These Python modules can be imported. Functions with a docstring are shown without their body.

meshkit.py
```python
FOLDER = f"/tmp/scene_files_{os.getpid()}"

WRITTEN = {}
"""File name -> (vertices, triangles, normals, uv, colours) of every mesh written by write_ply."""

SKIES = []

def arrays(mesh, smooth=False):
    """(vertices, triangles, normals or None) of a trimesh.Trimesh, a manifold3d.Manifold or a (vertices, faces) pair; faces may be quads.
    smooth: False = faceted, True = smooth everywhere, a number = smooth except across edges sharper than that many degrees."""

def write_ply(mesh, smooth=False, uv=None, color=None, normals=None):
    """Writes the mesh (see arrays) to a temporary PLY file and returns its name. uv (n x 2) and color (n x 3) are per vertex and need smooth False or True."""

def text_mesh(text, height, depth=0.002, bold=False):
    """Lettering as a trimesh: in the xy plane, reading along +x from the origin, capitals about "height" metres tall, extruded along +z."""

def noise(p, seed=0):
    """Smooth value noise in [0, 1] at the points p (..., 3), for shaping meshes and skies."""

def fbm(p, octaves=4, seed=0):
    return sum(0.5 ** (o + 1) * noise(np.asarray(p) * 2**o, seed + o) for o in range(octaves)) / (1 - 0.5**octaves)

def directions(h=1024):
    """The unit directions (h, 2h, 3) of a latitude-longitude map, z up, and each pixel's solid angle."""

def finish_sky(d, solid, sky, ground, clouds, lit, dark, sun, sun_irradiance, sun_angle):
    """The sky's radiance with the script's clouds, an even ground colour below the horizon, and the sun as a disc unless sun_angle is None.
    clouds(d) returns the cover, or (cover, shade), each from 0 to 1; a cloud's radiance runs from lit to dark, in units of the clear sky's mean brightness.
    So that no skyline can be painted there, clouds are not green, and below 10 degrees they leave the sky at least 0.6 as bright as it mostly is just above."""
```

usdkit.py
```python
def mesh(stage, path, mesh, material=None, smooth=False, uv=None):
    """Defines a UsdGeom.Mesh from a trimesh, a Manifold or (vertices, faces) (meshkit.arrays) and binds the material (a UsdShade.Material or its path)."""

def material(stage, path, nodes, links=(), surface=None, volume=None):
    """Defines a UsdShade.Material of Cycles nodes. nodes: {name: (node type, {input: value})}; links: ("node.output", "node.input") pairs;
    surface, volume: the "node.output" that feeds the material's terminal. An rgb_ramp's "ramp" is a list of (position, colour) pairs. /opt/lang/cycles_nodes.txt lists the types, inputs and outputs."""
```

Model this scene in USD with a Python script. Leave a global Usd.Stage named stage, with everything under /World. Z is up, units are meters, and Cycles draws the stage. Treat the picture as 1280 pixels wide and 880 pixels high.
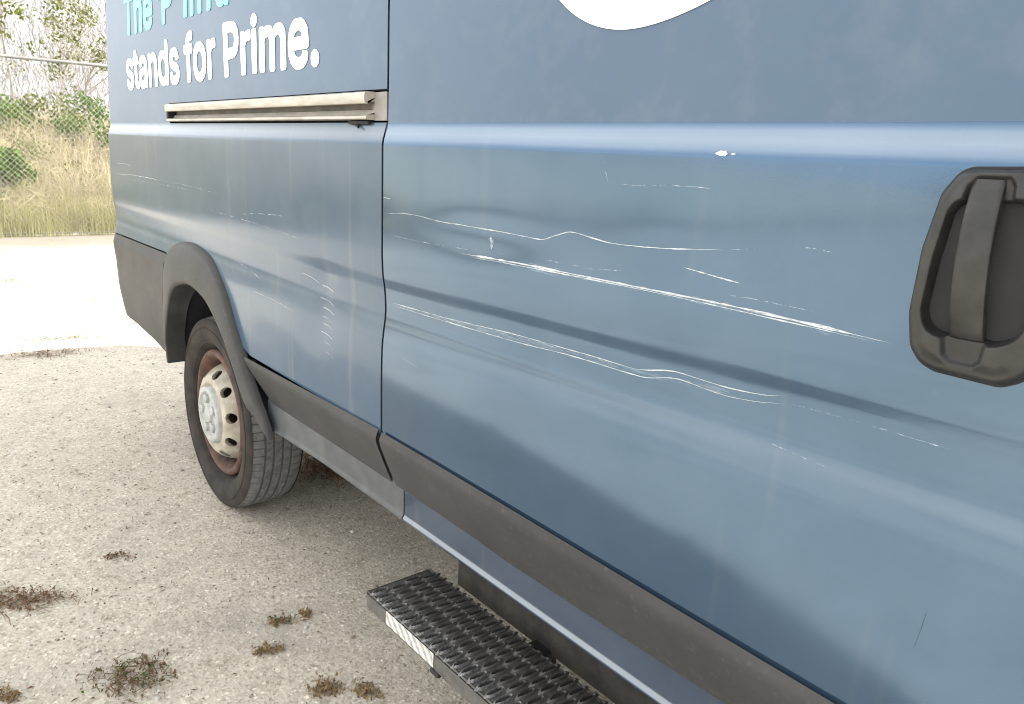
import math, random
import numpy as np
import trimesh, manifold3d, shapely
from shapely import affinity
from shapely.geometry import Polygon, box as sbox
from scipy.interpolate import PchipInterpolator
import usdkit, meshkit
from pxr import Usd, UsdGeom, UsdLux, UsdShade, Gf, Sdf, Vt

stage = Usd.Stage.CreateInMemory()
UsdGeom.SetStageUpAxis(stage, UsdGeom.Tokens.z)
UsdGeom.SetStageMetersPerUnit(stage, 1.0)
stage.SetDefaultPrim(UsdGeom.Xform.Define(stage, '/World').GetPrim())
UsdGeom.Scope.Define(stage, '/World/Looks')
rng = np.random.default_rng(7)

# ------------------------------------------------------------------ camera
EXPOSURE = 1.5
CAM = np.array([2.7822, -0.8630, 1.3340]); YAW, PITCH, ROLL, FPX = math.radians(40.08), math.radians(14.266), math.radians(2.716), 964.2
fw = np.array([-math.cos(YAW)*math.cos(PITCH), math.sin(YAW)*math.cos(PITCH), -math.sin(PITCH)])
rt = np.cross(fw, [0, 0, 1]); rt /= np.linalg.norm(rt); up = np.cross(rt, fw)
rt, up = math.cos(ROLL)*rt + math.sin(ROLL)*up, -math.sin(ROLL)*rt + math.cos(ROLL)*up
cam = UsdGeom.Camera.Define(stage, '/World/camera')
cam.CreateHorizontalApertureAttr(36.0); cam.CreateVerticalApertureAttr(36.0*704/1024)
cam.CreateFocalLengthAttr(36.0*FPX/1280); cam.CreateClippingRangeAttr(Gf.Vec2f(0.02, 5000)); cam.CreateExposureAttr(EXPOSURE)
cam.AddTransformOp().Set(Gf.Matrix4d(*rt, 0, *up, 0, *(-fw), 0, *CAM, 1))

# ------------------------------------------------------------------ sky and sun (the sun stands behind the van, to its front)
SUN = np.array([1.62, 1.70, 2.45]); SUN /= np.linalg.norm(SUN)
SUN_STRENGTH, SKY_STRENGTH = 1.15, 0.10
sky_m = usdkit.material(stage, '/World/Looks/sky', {
    'tc': ('texture_coordinate', {}),
    's': ('sky_texture', {'sky_type': 'single_scattering', 'sun_disc': False, 'sun_elevation': math.asin(SUN[2]), 'sun_rotation': math.atan2(SUN[0], SUN[1]), 'air_density': 1.0, 'aerosol_density': 2.0, 'ozone_density': 1.0}),
    'n': ('noise_texture', {'scale': 2.2, 'detail': 6.0, 'roughness': 0.6}),
    'r': ('rgb_ramp', {'ramp': [(0.28, (.58, .58, .58)), (0.62, (.88, .88, .88))]}),
    'bw': ('rgb_to_bw', {}),
    'c': ('mix', {'color2': (9.6, 9.5, 9.2)}),
    'b': ('background_shader', {'strength': SKY_STRENGTH})},
    [('tc.generated', 'n.vector'), ('n.fac', 'r.fac'), ('r.color', 'bw.color'), ('bw.val', 'c.fac'), ('s.color', 'c.color1'), ('c.color', 'b.color')], surface='b.background')
dome = UsdLux.DomeLight.Define(stage, '/World/sky')
UsdShade.MaterialBindingAPI.Apply(dome.GetPrim()).Bind(sky_m)
sun = UsdLux.DistantLight.Define(stage, '/World/sun')
sun.CreateNormalizeAttr(True); sun.CreateIntensityAttr(SUN_STRENGTH); sun.CreateAngleAttr(0.5); sun.CreateColorAttr(Gf.Vec3f(1.0, .95, .86))
sz = SUN; sx_ = np.cross([0, 0, 1], sz); sx_ /= np.linalg.norm(sx_); sy_ = np.cross(sz, sx_)
sun.AddTransformOp().Set(Gf.Matrix4d(*sx_, 0, *sy_, 0, *sz, 0, 0, 0, 30, 1))

# ------------------------------------------------------------------ helpers
used = {}
def path_for(name, parent=None):
    base = parent.GetPath().pathString if parent else '/World'
    k = (base, name); n = used.get(k, 0); used[k] = n + 1
    return f'{base}/{name}' + (f'_{n:03d}' if n else '')
def tag(prim, label=None, category=None, group=None, kind=None):
    for k, v in (('label', label), ('category', category), ('group', group), ('kind', kind)):
        if v: prim.SetCustomDataByKey(k, v)
    return prim
def thing(name, label, category, loc=(0, 0, 0), rz=0, group=None):
    x = UsdGeom.Xform.Define(stage, path_for(name)); x.AddTranslateOp().Set(Gf.Vec3d(*map(float, loc)))
    if rz: x.AddRotateZOp().Set(float(rz))
    return tag(x.GetPrim(), label, category, group)
def obj(name, mesh, mat, parent=None, smooth=False):
    return usdkit.mesh(stage, path_for(name, parent), mesh, mat, smooth=smooth).GetPrim()
def put(name, V, F, N, mat, parent=None):
    """A mesh with its own normals; F may mix triangles and quads (list of index lists or array)."""
    m = UsdGeom.Mesh.Define(stage, path_for(name, parent))
    m.CreatePointsAttr(Vt.Vec3fArray.FromNumpy(np.asarray(V, np.float32)))
    m.CreateFaceVertexCountsAttr(Vt.IntArray([len(f) for f in F]))
    m.CreateFaceVertexIndicesAttr(Vt.IntArray.FromNumpy(np.concatenate([np.asarray(f, np.int32) for f in F]).astype(np.int32)))
    m.CreateSubdivisionSchemeAttr('none')
    if N is not None:
        m.CreateNormalsAttr(Vt.Vec3fArray.FromNumpy(np.asarray(N, np.float32))); m.SetNormalsInterpolation('vertex')
    UsdShade.MaterialBindingAPI.Apply(m.GetPrim()).Bind(mat)
    return m.GetPrim()
def cat(ms): return trimesh.util.concatenate(ms)
def bx(c, e, rot=None):
    m = trimesh.creation.box(e)
    if rot is not None: m.apply_transform(rot)
    m.apply_translation(c); return m
def rbox(c, e, r=.004, seg=8):
    e = np.asarray(e, float)/2 - r
    s = manifold3d.Manifold.sphere(r, seg)
    h = manifold3d.Manifold.batch_hull([s.translate([i*e[0], j*e[1], k*e[2]]) for i in (-1, 1) for j in (-1, 1) for k in (-1, 1)])
    v, f, _ = meshkit.arrays(h); m = trimesh.Trimesh(v, f, process=False); m.apply_translation(c); return m
def tube(pts, rad, sides=6):
    p = np.asarray(pts, float); rad = np.broadcast_to(rad, (len(p),))
    t = np.gradient(p, axis=0); t /= np.linalg.norm(t, axis=1, keepdims=True) + 1e-12
    a = np.cross(t, np.where(np.abs(t[:, 2:]) < .9, [0, 0, 1.], [1., 0, 0])); a /= np.linalg.norm(a, axis=1, keepdims=True) + 1e-12
    b = np.cross(t, a); ang = np.arange(sides)*2*np.pi/sides
    v = (p[:, None] + rad[:, None, None]*(np.cos(ang)[None, :, None]*a[:, None] + np.sin(ang)[None, :, None]*b[:, None])).reshape(-1, 3)
    i, j = np.meshgrid(np.arange(len(p)-1), np.arange(sides), indexing='ij')
    q = np.stack([i*sides+j, i*sides+(j+1) % sides, (i+1)*sides+(j+1) % sides, (i+1)*sides+j], -1).reshape(-1, 4)
    f = np.vstack([q[:, [0, 1, 2]], q[:, [0, 2, 3]]])
    return trimesh.Trimesh(v, f, process=False)
def mat(name, nodes, links, surface, **k): return usdkit.material(stage, '/World/Looks/' + name, nodes, links, surface=surface, **k)
def simple(name, c1, c2, scale=20., rough=.6, metallic=0., bump=0., bscale=None, bdist=.002, detail=5., stretch=(1, 1, 1), lo=.35, hi=.65, **extra):
    nodes = {'tc': ('texture_coordinate', {}), 'mp': ('mapping', {'scale': stretch}),
             'n': ('noise_texture', {'scale': float(scale), 'detail': float(detail), 'roughness': .6}),
             'r': ('rgb_ramp', {'ramp': [(lo, c1), (hi, c2)]}),
             'p': ('principled_bsdf', {'roughness': float(rough), 'metallic': float(metallic), **extra})}
    links = [('tc.object', 'mp.vector'), ('mp.vector', 'n.vector'), ('n.fac', 'r.fac'), ('r.color', 'p.base_color')]
    if bump:
        nodes['bn'] = ('noise_texture', {'scale': float(bscale or scale*3), 'detail': 4.0, 'roughness': .6})
        nodes['b'] = ('bump', {'strength': float(bump), 'distance': float(bdist)})
        links += [('tc.object', 'bn.vector'), ('bn.fac', 'b.height'), ('b.normal', 'p.normal')]
    return mat(name, nodes, links, 'p.BSDF')

# ------------------------------------------------------------------ materials
def paint(name, c1, c2, metal=.55, coat=.55, rough=(.10, .155), dustf=(.16, .12), coatr=(.03, .09), ior=1.45):
    return mat(name, {
        'tc': ('texture_coordinate', {}),
        'n1': ('noise_texture', {'scale': 3.0, 'detail': 5.0, 'roughness': .6}),
        'r1': ('rgb_ramp', {'ramp': [(.35, c1), (.65, c2)]}),
        'mps': ('mapping', {'scale': (16.0, 1.0, .9)}),
        'ns': ('noise_texture', {'scale': 1.0, 'detail': 4.0, 'roughness': .55}),
        'rs': ('rgb_ramp', {'ramp': [(.58, (0, 0, 0)), (.80, (dustf[0],)*3)]}),
        'rsb': ('rgb_to_bw', {}),
        'nf': ('noise_texture', {'scale': 60.0, 'detail': 6.0, 'roughness': .7}),
        'rf': ('rgb_ramp', {'ramp': [(.62, (0, 0, 0)), (.82, (dustf[1],)*3)]}),
        'rfb': ('rgb_to_bw', {}),
        'gn': ('geometry', {}), 'gs': ('separate_xyz', {}), 'up': ('map_range', {'from_min': .10, 'from_max': .34, 'to_min': 0.0, 'to_max': .24, 'clamp': True}),
        'settled': ('mix', {'color2': (.47, .49, .50)}), 'dust': ('mix', {'color2': (.30, .295, .275)}),
        'dust2': ('mix', {'color2': (.26, .27, .28)}),
        'mt': ('math', {'math_type': 'subtract', 'value1': metal}), 'rr': ('map_range', {'from_min': .3, 'from_max': .7, 'to_min': rough[0], 'to_max': rough[1]}),
        'cr': ('map_range', {'from_min': .35, 'from_max': .7, 'to_min': coatr[0], 'to_max': coatr[1]}),
        'bn': ('noise_texture', {'scale': 420.0, 'detail': 2.0}),
        'b': ('bump', {'strength': .045, 'distance': .001}),
        'p': ('principled_bsdf', {'ior': ior, 'coat_weight': coat, 'coat_ior': 1.42})},
        [('tc.object', 'n1.vector'), ('n1.fac', 'r1.fac'), ('tc.object', 'mps.vector'), ('mps.vector', 'ns.vector'), ('ns.fac', 'rs.fac'), ('rs.color', 'rsb.color'), ('rsb.val', 'dust.fac'),
         ('r1.color', 'dust.color1'), ('tc.object', 'nf.vector'), ('nf.fac', 'rf.fac'), ('rf.color', 'rfb.color'), ('rfb.val', 'dust2.fac'), ('dust.color', 'dust2.color1'), ('gn.normal', 'gs.vector'), ('gs.z', 'up.value'), ('up.result', 'settled.fac'), ('dust2.color', 'settled.color1'), ('settled.color', 'p.base_color'), ('up.result', 'mt.value2'), ('mt.value', 'p.metallic'),
         ('n1.fac', 'rr.value'), ('rr.result', 'p.roughness'), ('ns.fac', 'cr.value'), ('cr.result', 'p.coat_roughness'), ('tc.object', 'bn.vector'), ('bn.fac', 'b.height'), ('b.normal', 'p.normal')], 'p.BSDF')
M = {}
M['paint'] = paint('van_paint', (.061, .107, .172), (.074, .122, .190), .88, .45, (.075, .12))
M['qpaint'] = paint('quarter_paint', (.046, .075, .113), (.060, .089, .124), .38, .22, (.13, .22), (.22, .16), (.03, .12), 1.28)
M['plastic'] = mat('faded_plastic', {
    'tc': ('texture_coordinate', {}), 'n': ('noise_texture', {'scale': 5.0, 'detail': 6.0, 'roughness': .65}),
    'r': ('rgb_ramp', {'ramp': [(.3, (.030, .0298, .0294)), (.7, (.050, .0497, .0487))]}),
    'n2': ('noise_texture', {'scale': 90.0, 'detail': 5.0}), 'r2': ('rgb_ramp', {'ramp': [(.58, (0, 0, 0)), (.8, (.2, .2, .2))]}), 'bw': ('rgb_to_bw', {}),
    'm': ('mix', {'color2': (.17, .16, .14)}), 'bn': ('noise_texture', {'scale': 900.0, 'detail': 2.0}), 'b': ('bump', {'strength': .25, 'distance': .0008}),
    'p': ('principled_bsdf', {'roughness': .55, 'ior': 1.33})},
    [('tc.object', 'n.vector'), ('n.fac', 'r.fac'), ('tc.object', 'n2.vector'), ('n2.fac', 'r2.fac'), ('r2.color', 'bw.color'), ('bw.val', 'm.fac'), ('r.color', 'm.color1'), ('m.color', 'p.base_color'), ('tc.object', 'bn.vector'), ('bn.fac', 'b.height'), ('b.normal', 'p.normal')], 'p.BSDF')
M['clad'] = mat('cladding_plastic', {
    'tc': ('texture_coordinate', {}), 'n': ('noise_texture', {'scale': 5.0, 'detail': 6.0, 'roughness': .65}),
    'r': ('rgb_ramp', {'ramp': [(.3, (.025, .0250, .0248)), (.7, (.041, .0408, .0402))]}),
    'n2': ('noise_texture', {'scale': 90.0, 'detail': 5.0}), 'r2': ('rgb_ramp', {'ramp': [(.58, (0, 0, 0)), (.8, (.2, .2, .2))]}), 'bw': ('rgb_to_bw', {}),
    'm': ('mix', {'color2': (.17, .16, .14)}), 'bn': ('noise_texture', {'scale': 900.0, 'detail': 2.0}), 'b': ('bump', {'strength': .25, 'distance': .0008}),
    'p': ('principled_bsdf', {'roughness': .55, 'ior': 1.33})},
    [('tc.object', 'n.vector'), ('n.fac', 'r.fac'), ('tc.object', 'n2.vector'), ('n2.fac', 'r2.fac'), ('r2.color', 'bw.color'), ('bw.val', 'm.fac'), ('r.color', 'm.color1'), ('m.color', 'p.base_color'), ('tc.object', 'bn.vector'), ('bn.fac', 'b.height'), ('b.normal', 'p.normal')], 'p.BSDF')
M['handle'] = simple('handle_plastic', (.0095, .0096, .0098), (.021, .0208, .0204), 30, .33, ior=1.42, bump=.3, bscale=700, bdist=.0008)
M['rubber'] = simple('tyre_sidewall', (.013, .0115, .0105), (.036, .028, .024), 14, .75, ior=1.35, bump=.2, bscale=300)
M['tread'] = simple('tyre_tread', (.10, .10, .098), (.16, .16, .155), 40, .85, bump=.2, bscale=400)
M['rust'] = simple('rusty_steel', (.036, .020, .016), (.105, .052, .035), 24, .75, bump=.4, bscale=200)
M['silver'] = simple('wheel_silver', (.26, .23, .18), (.42, .385, .32), 22, .45, .2, bump=.1, bscale=150)
M['cap'] = simple('hub_cap_grey', (.27, .275, .265), (.40, .405, .39), 30, .5, .1)
M['rail'] = simple('rail_metal', (.30, .28, .245), (.43, .405, .36), 12, .45, .25, bump=.15, bscale=120, stretch=(1, 1, 6))
M['rail_bed'] = simple('rail_backing', (.06, .056, .050), (.12, .11, .095), 20, .6)
M['rail_end'] = simple('rail_end_plate', (.16, .152, .142), (.22, .21, .197), 25, .5)
M['dark'] = simple('dark_cavity', (.006, .006, .007), (.014, .014, .015), 10, .8)
M['liner'] = simple('arch_liner', (.012, .012, .015), (.024, .024, .028), 20, .6)
M['under'] = simple('under_body', (.008, .0075, .007), (.035, .030, .023), 14, .85, bump=.5, bscale=60, bdist=.004)
M['sill'] = paint('sill_paint', (.050, .070, .105), (.066, .088, .126), .7, .4)
M['sill_dusty'] = simple('dusty_sill_paint', (.042, .047, .052), (.070, .074, .075), 14, .45, .15)
M['wrap'] = mat('satin_wrap_film', {
    'tc': ('texture_coordinate', {}), 'n': ('noise_texture', {'scale': 1.7, 'detail': 5.0, 'roughness': .6}),
    'r': ('rgb_ramp', {'ramp': [(.3, (.048, .079, .122)), (.7, (.063, .096, .140))]}),
    'n2': ('noise_texture', {'scale': 7.0, 'detail': 7.0, 'roughness': .75}), 'r2': ('rgb_ramp', {'ramp': [(.5, (0, 0, 0)), (.8, (.16, .16, .16))]}), 'bw': ('rgb_to_bw', {}),
    'm': ('mix', {'color2': (.24, .24, .235)}), 'bn': ('noise_texture', {'scale': 4.0, 'detail': 3.0}), 'b': ('bump', {'strength': .12, 'distance': .004}),
    'p': ('principled_bsdf', {'roughness': .32, 'metallic': .35})},
    [('tc.object', 'n.vector'), ('n.fac', 'r.fac'), ('tc.object', 'n2.vector'), ('n2.fac', 'r2.fac'), ('r2.color', 'bw.color'), ('bw.val', 'm.fac'), ('r.color', 'm.color1'), ('m.color', 'p.base_color'), ('tc.object', 'bn.vector'), ('bn.fac', 'b.height'), ('b.normal', 'p.normal')], 'p.BSDF')
M['white'] = simple('white_vinyl', (.74, .74, .73), (.82, .82, .81), 15, .4)
M['cyan'] = simple('cyan_vinyl', (.12, .50, .58), (.15, .56, .64), 15, .4)
M['glass'] = simple('dark_glass', (.01, .012, .014), (.014, .016, .018), 4, .04, coat_weight=.5)
M['lamp'] = simple('lamp_lens', (.5, .5, .52), (.6, .6, .62), 6, .08)
M['red'] = simple('tail_lamp_red', (.25, .01, .01), (.35, .015, .012), 6, .12)
M['step'] = simple('step_aluminium', (.058, .056, .053), (.10, .096, .090), 50, .42, .3, bump=.3, bscale=400)
M['worn'] = simple('worn_grip_edge', (.06, .058, .056), (.26, .26, .255), 200, .42, .5)
M['reflect'] = mat('reflective_tape', {
    'tc': ('texture_coordinate', {}), 'w': ('wave_texture', {'wave_type': 'bands', 'bands_direction': 'diagonal', 'scale': 22.0, 'distortion': 1.5}),
    'n': ('noise_texture', {'scale': 110.0, 'detail': 4.0}),
    'r': ('rgb_ramp', {'ramp': [(.2, (.36, .355, .33)), (.8, (.66, .65, .61))]}), 'r2': ('rgb_ramp', {'ramp': [(.4, (.65, .65, .65)), (.6, (1, 1, 1))]}),
    'x': ('mix', {'mix_type': 'multiply', 'fac': 1.0}), 'p': ('principled_bsdf', {'roughness': .35})},
    [('tc.object', 'w.vector'), ('w.fac', 'r.fac'), ('tc.object', 'n.vector'), ('n.fac', 'r2.fac'), ('r.color', 'x.color1'), ('r2.color', 'x.color2'), ('x.color', 'p.base_color')], 'p.BSDF')
M['scratch'] = mat('bare_scratch', {
    'tc': ('texture_coordinate', {}), 'mp': ('mapping', {'scale': (.35, 1.0, 1.6)}), 'n': ('noise_texture', {'scale': 330.0, 'detail': 5.0, 'roughness': .7}),
    'r': ('rgb_ramp', {'ramp': [(.30, (0, 0, 0)), (.56, (.88, .88, .88))]}), 'bw': ('rgb_to_bw', {}),
    't': ('transparent_bsdf', {}), 'd': ('principled_bsdf', {'base_color': (.46, .48, .48), 'roughness': .6}), 'm': ('mix_closure', {})},
    [('tc.object', 'mp.vector'), ('mp.vector', 'n.vector'), ('n.fac', 'r.fac'), ('r.color', 'bw.color'), ('bw.val', 'm.fac'), ('t.BSDF', 'm.closure1'), ('d.BSDF', 'm.closure2')], 'm.closure')
M['scuff'] = mat('faint_scuff', {
    'tc': ('texture_coordinate', {}), 'n': ('noise_texture', {'scale': 60.0, 'detail': 6.0, 'roughness': .75}),
    'r': ('rgb_ramp', {'ramp': [(.48, (0, 0, 0)), (.70, (.55, .55, .55))]}), 'bw': ('rgb_to_bw', {}),
    't': ('transparent_bsdf', {}), 'd': ('principled_bsdf', {'base_color': (.50, .52, .53), 'roughness': .6}), 'm': ('mix_closure', {})},
    [('tc.object', 'n.vector'), ('n.fac', 'r.fac'), ('r.color', 'bw.color'), ('bw.val', 'm.fac'), ('t.BSDF', 'm.closure1'), ('d.BSDF', 'm.closure2')], 'm.closure')
M['haze_scuff'] = mat('scraped_clear_coat', {
    'tc': ('texture_coordinate', {}), 'mp': ('mapping', {'scale': (.06, 1.0, 1.0)}), 'n': ('noise_texture', {'scale': 420.0, 'detail': 5.0, 'roughness': .7}),
    'r': ('rgb_ramp', {'ramp': [(.46, (0, 0, 0)), (.72, (.34, .34, .34))]}), 'bw': ('rgb_to_bw', {}),
    't': ('transparent_bsdf', {}), 'd': ('principled_bsdf', {'base_color': (.24, .28, .31), 'roughness': .6}), 'm': ('mix_closure', {})},
    [('tc.object', 'mp.vector'), ('mp.vector', 'n.vector'), ('n.fac', 'r.fac'), ('r.color', 'bw.color'), ('bw.val', 'm.fac'), ('t.BSDF', 'm.closure1'), ('d.BSDF', 'm.closure2')], 'm.closure')
M['galv'] = simple('galvanised_steel', (.27, .27, .26), (.38, .38, .365), 8, .5, .4)
M['galv_rail'] = simple('weathered_rail', (.13, .13, .13), (.20, .20, .195), 8, .55, .3)
M['ground'] = mat('shell_gravel', {
    'g': ('geometry', {}), 'n1': ('noise_texture', {'scale': .55, 'detail': 6.0, 'roughness': .6}),
    'r1': ('rgb_ramp', {'ramp': [(.35, (.462, .423, .358)), (.65, (.532, .49, .424))]}),
    'v': ('voronoi_texture', {'scale': 125.0, 'randomness': 1.0}), 'hs': ('separate_color', {}),
    'rv': ('rgb_ramp', {'ramp': [(0., (.66, .64, .60)), (.25, (.88, .87, .85)), (.7, (1.0, .99, .97)), (.95, (1.1, 1.09, 1.07)), (1., (1.45, 1.45, 1.45))]}),
    'x': ('mix', {'mix_type': 'multiply', 'fac': 1.0}),
    'n2': ('noise_texture', {'scale': 11.0, 'detail': 9.0, 'roughness': .82}), 'r2': ('rgb_ramp', {'ramp': [(.32, (.60, .575, .54)), (.45, (.95, .945, .935)), (.55, (1.02, 1.02, 1.02)), (.72, (1.16, 1.16, 1.16))]}),
    'x2': ('mix', {'mix_type': 'multiply', 'fac': 1.0}),
    'n3': ('noise_texture', {'scale': 1.7, 'detail': 8.0, 'roughness': .72}), 'r3': ('rgb_ramp', {'ramp': [(.53, (0, 0, 0)), (.72, (.62, .62, .62))]}), 'b3': ('rgb_to_bw', {}),
    'x3': ('mix', {'color2': (.27, .25, .215)}),
    'sp': ('separate_xyz', {}), 'n4': ('noise_texture', {'scale': 1.6, 'detail': 6.0, 'roughness': .7}), 'ad': ('math', {'math_type': 'multiply_add', 'value2': 1.6}),
    'ed': ('map_range', {'from_min': -5.6, 'from_max': -7.6, 'to_min': 0.0, 'to_max': .80, 'clamp': True}),
    'x4': ('mix', {'color2': (.115, .105, .083)}),
    'vb': ('voronoi_texture', {'scale': 120.0}), 'nb': ('noise_texture', {'scale': 45.0, 'detail': 6.0, 'roughness': .75}), 'mb': ('math', {'math_type': 'multiply_add', 'value2': .5}),
    'b': ('bump', {'strength': .55, 'distance': .006}), 'p': ('principled_bsdf', {'roughness': .9})},
    [('g.position', 'n1.vector'), ('n1.fac', 'r1.fac'), ('g.position', 'v.vector'), ('v.color', 'hs.color'), ('hs.r', 'rv.fac'), ('r1.color', 'x.color1'), ('rv.color', 'x.color2'),
     ('g.position', 'n2.vector'), ('n2.fac', 'r2.fac'), ('x.color', 'x2.color1'), ('r2.color', 'x2.color2'),
     ('g.position', 'n3.vector'), ('n3.fac', 'r3.fac'), ('r3.color', 'b3.color'), ('b3.val', 'x3.fac'), ('x2.color', 'x3.color1'),
     ('g.position', 'sp.vector'), ('g.position', 'n4.vector'), ('n4.fac', 'ad.value1'), ('sp.x', 'ad.value3'), ('ad.value', 'ed.value'), ('ed.result', 'x4.fac'), ('x3.color', 'x4.color1'), ('x4.color', 'p.base_color'),
     ('g.position', 'vb.vector'), ('g.position', 'nb.vector'), ('vb.distance', 'mb.value1'), ('nb.fac', 'mb.value3'), ('mb.value', 'b.height'), ('b.normal', 'p.normal')], 'p.BSDF')
def leafm(name, c1, c2, trans=.35):
    return mat(name, {'oi': ('geometry', {}), 'r': ('rgb_ramp', {'ramp': [(0., c1), (1., c2)]}), 'd': ('diffuse_bsdf', {}), 't': ('translucent_bsdf', {}), 'm': ('mix_closure', {'fac': trans})},
               [('oi.random_per_island', 'r.fac'), ('r.color', 'd.color'), ('r.color', 't.color'), ('d.BSDF', 'm.closure1'), ('t.BSDF', 'm.closure2')], 'm.closure')
M['straw'] = leafm('dry_straw', (.46, .40, .27), (.72, .66, .50))
M['yellow_grass'] = leafm('yellow_green_grass', (.36, .34, .16), (.62, .57, .34))
M['leaf_green'] = leafm('bush_leaf', (.11, .165, .05), (.28, .35, .15))
M['leaf_yellow'] = leafm('sparse_leaf', (.11, .13, .03), (.25, .24, .085))
M['leaf_lot'] = leafm('lot_tree_leaf', (.10, .125, .08), (.22, .235, .16))
M['twig'] = leafm('grey_twig', (.22, .21, .215), (.42, .40, .40), .1)
M['olive'] = leafm('olive_stalk', (.20, .20, .10), (.44, .40, .24))
M['bark'] = simple('pale_bark', (.24, .215, .195), (.38, .35, .325), 14, .9)
M['brown'] = leafm('dried_weed_brown', (.19, .125, .082), (.48, .36, .26), .25)
M['tan'] = leafm('dried_weed_tan', (.24, .17, .09), (.46, .37, .24), .2)
M['weedgreen'] = leafm('weed_green', (.07, .10, .03), (.15, .18, .06), .2)
M['hill'] = simple('hillside_soil', (.40, .365, .28), (.52, .475, .38), 1.5, .95)
M['stone'] = leafm('pebble_stone', (.20, .19, .165), (.52, .51, .48), 0.0)

# ================================================================== the setting
def ground_sheet():
    n = 60
    g = np.concatenate([np.linspace(-160, -14, 8), np.linspace(-12, 12, 40), np.linspace(14, 160, 8)])
    X, Y = np.meshgrid(g, g, indexing='ij'); Z = np.zeros_like(X)
    k = len(g); i, j = np.meshgrid(np.arange(k-1), np.arange(k-1), indexing='ij')
    q = np.stack([i*k+j, (i+1)*k+j, (i+1)*k+j+1, i*k+j+1], -1).reshape(-1, 4)
    return np.stack([X, Y, Z], -1).reshape(-1, 3), q
tag(obj('ground', ground_sheet(), M['ground']), kind='structure')

FX = -9.1
def hill_h(x, y):
    d = np.maximum(FX - .15 - x, 0)
    h = 1.12*(1 - np.exp(-(d/3.4)**1.6)) + .02*d
    h = h*(.80 + .42*meshkit.fbm(np.stack([x*.22, y*.22, 0*x], -1), 3, 3)) + .10*meshkit.fbm(np.stack([x*1.3, y*1.3, 0*x], -1), 2, 5)*np.minimum(d, 1)
    return h + .012*np.minimum(d/.2, 1)
def hillside():
    xs = FX - .1 - np.linspace(0, 1, 46)**1.7*45; ys = np.linspace(-34, 26, 90)
    X, Y = np.meshgrid(xs, ys, indexing='ij'); Z = hill_h(X, Y); Z[0] = -.08
    k = len(ys); i, j = np.meshgrid(np.arange(len(xs)-1), np.arange(k-1), indexing='ij')
    q = np.stack([i*k+j, i*k+j+1, (i+1)*k+j+1, (i+1)*k+j], -1).reshape(-1, 4)
    return np.stack([X, Y, Z], -1).reshape(-1, 3), q
tag(obj('hillside', hillside(), M['hill'], smooth=True), kind='structure')

# ------------------------------------------------------------------ vegetation
def blades(n, rad, h0, h1, w, lean=.5, seed=0, segs=3):
    r = np.random.default_rng(seed); V, F = [], []
    for k in range(n):
        a, d = r.uniform(0, 2*np.pi), rad*math.sqrt(r.uniform()); p = np.array([math.cos(a)*d, math.sin(a)*d, 0.])
        h, b, ln = r.uniform(h0, h1), r.uniform(0, 2*np.pi), r.uniform(.1, 1)*lean
        side = np.array([math.cos(b), math.sin(b), 0])*w*r.uniform(.6, 1.3); dr = np.array([-math.sin(b), math.cos(b), 0])
        dr = dr*math.cos(r.uniform(-1, 1)) + side/np.linalg.norm(side)*.3
        o = len(V)
        for s in range(segs+1):
            t = s/segs; c = p + np.array([0, 0, h*t*(1-.25*ln*t)]) + dr*h*ln*t*t; ww = side*(1-t*.92)
            V += [c-ww, c+ww]
        for s in range(segs): F.append([o+2*s, o+2*s+1, o+2*s+3, o+2*s+2])
    return np.array(V), np.array(F)
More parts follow.
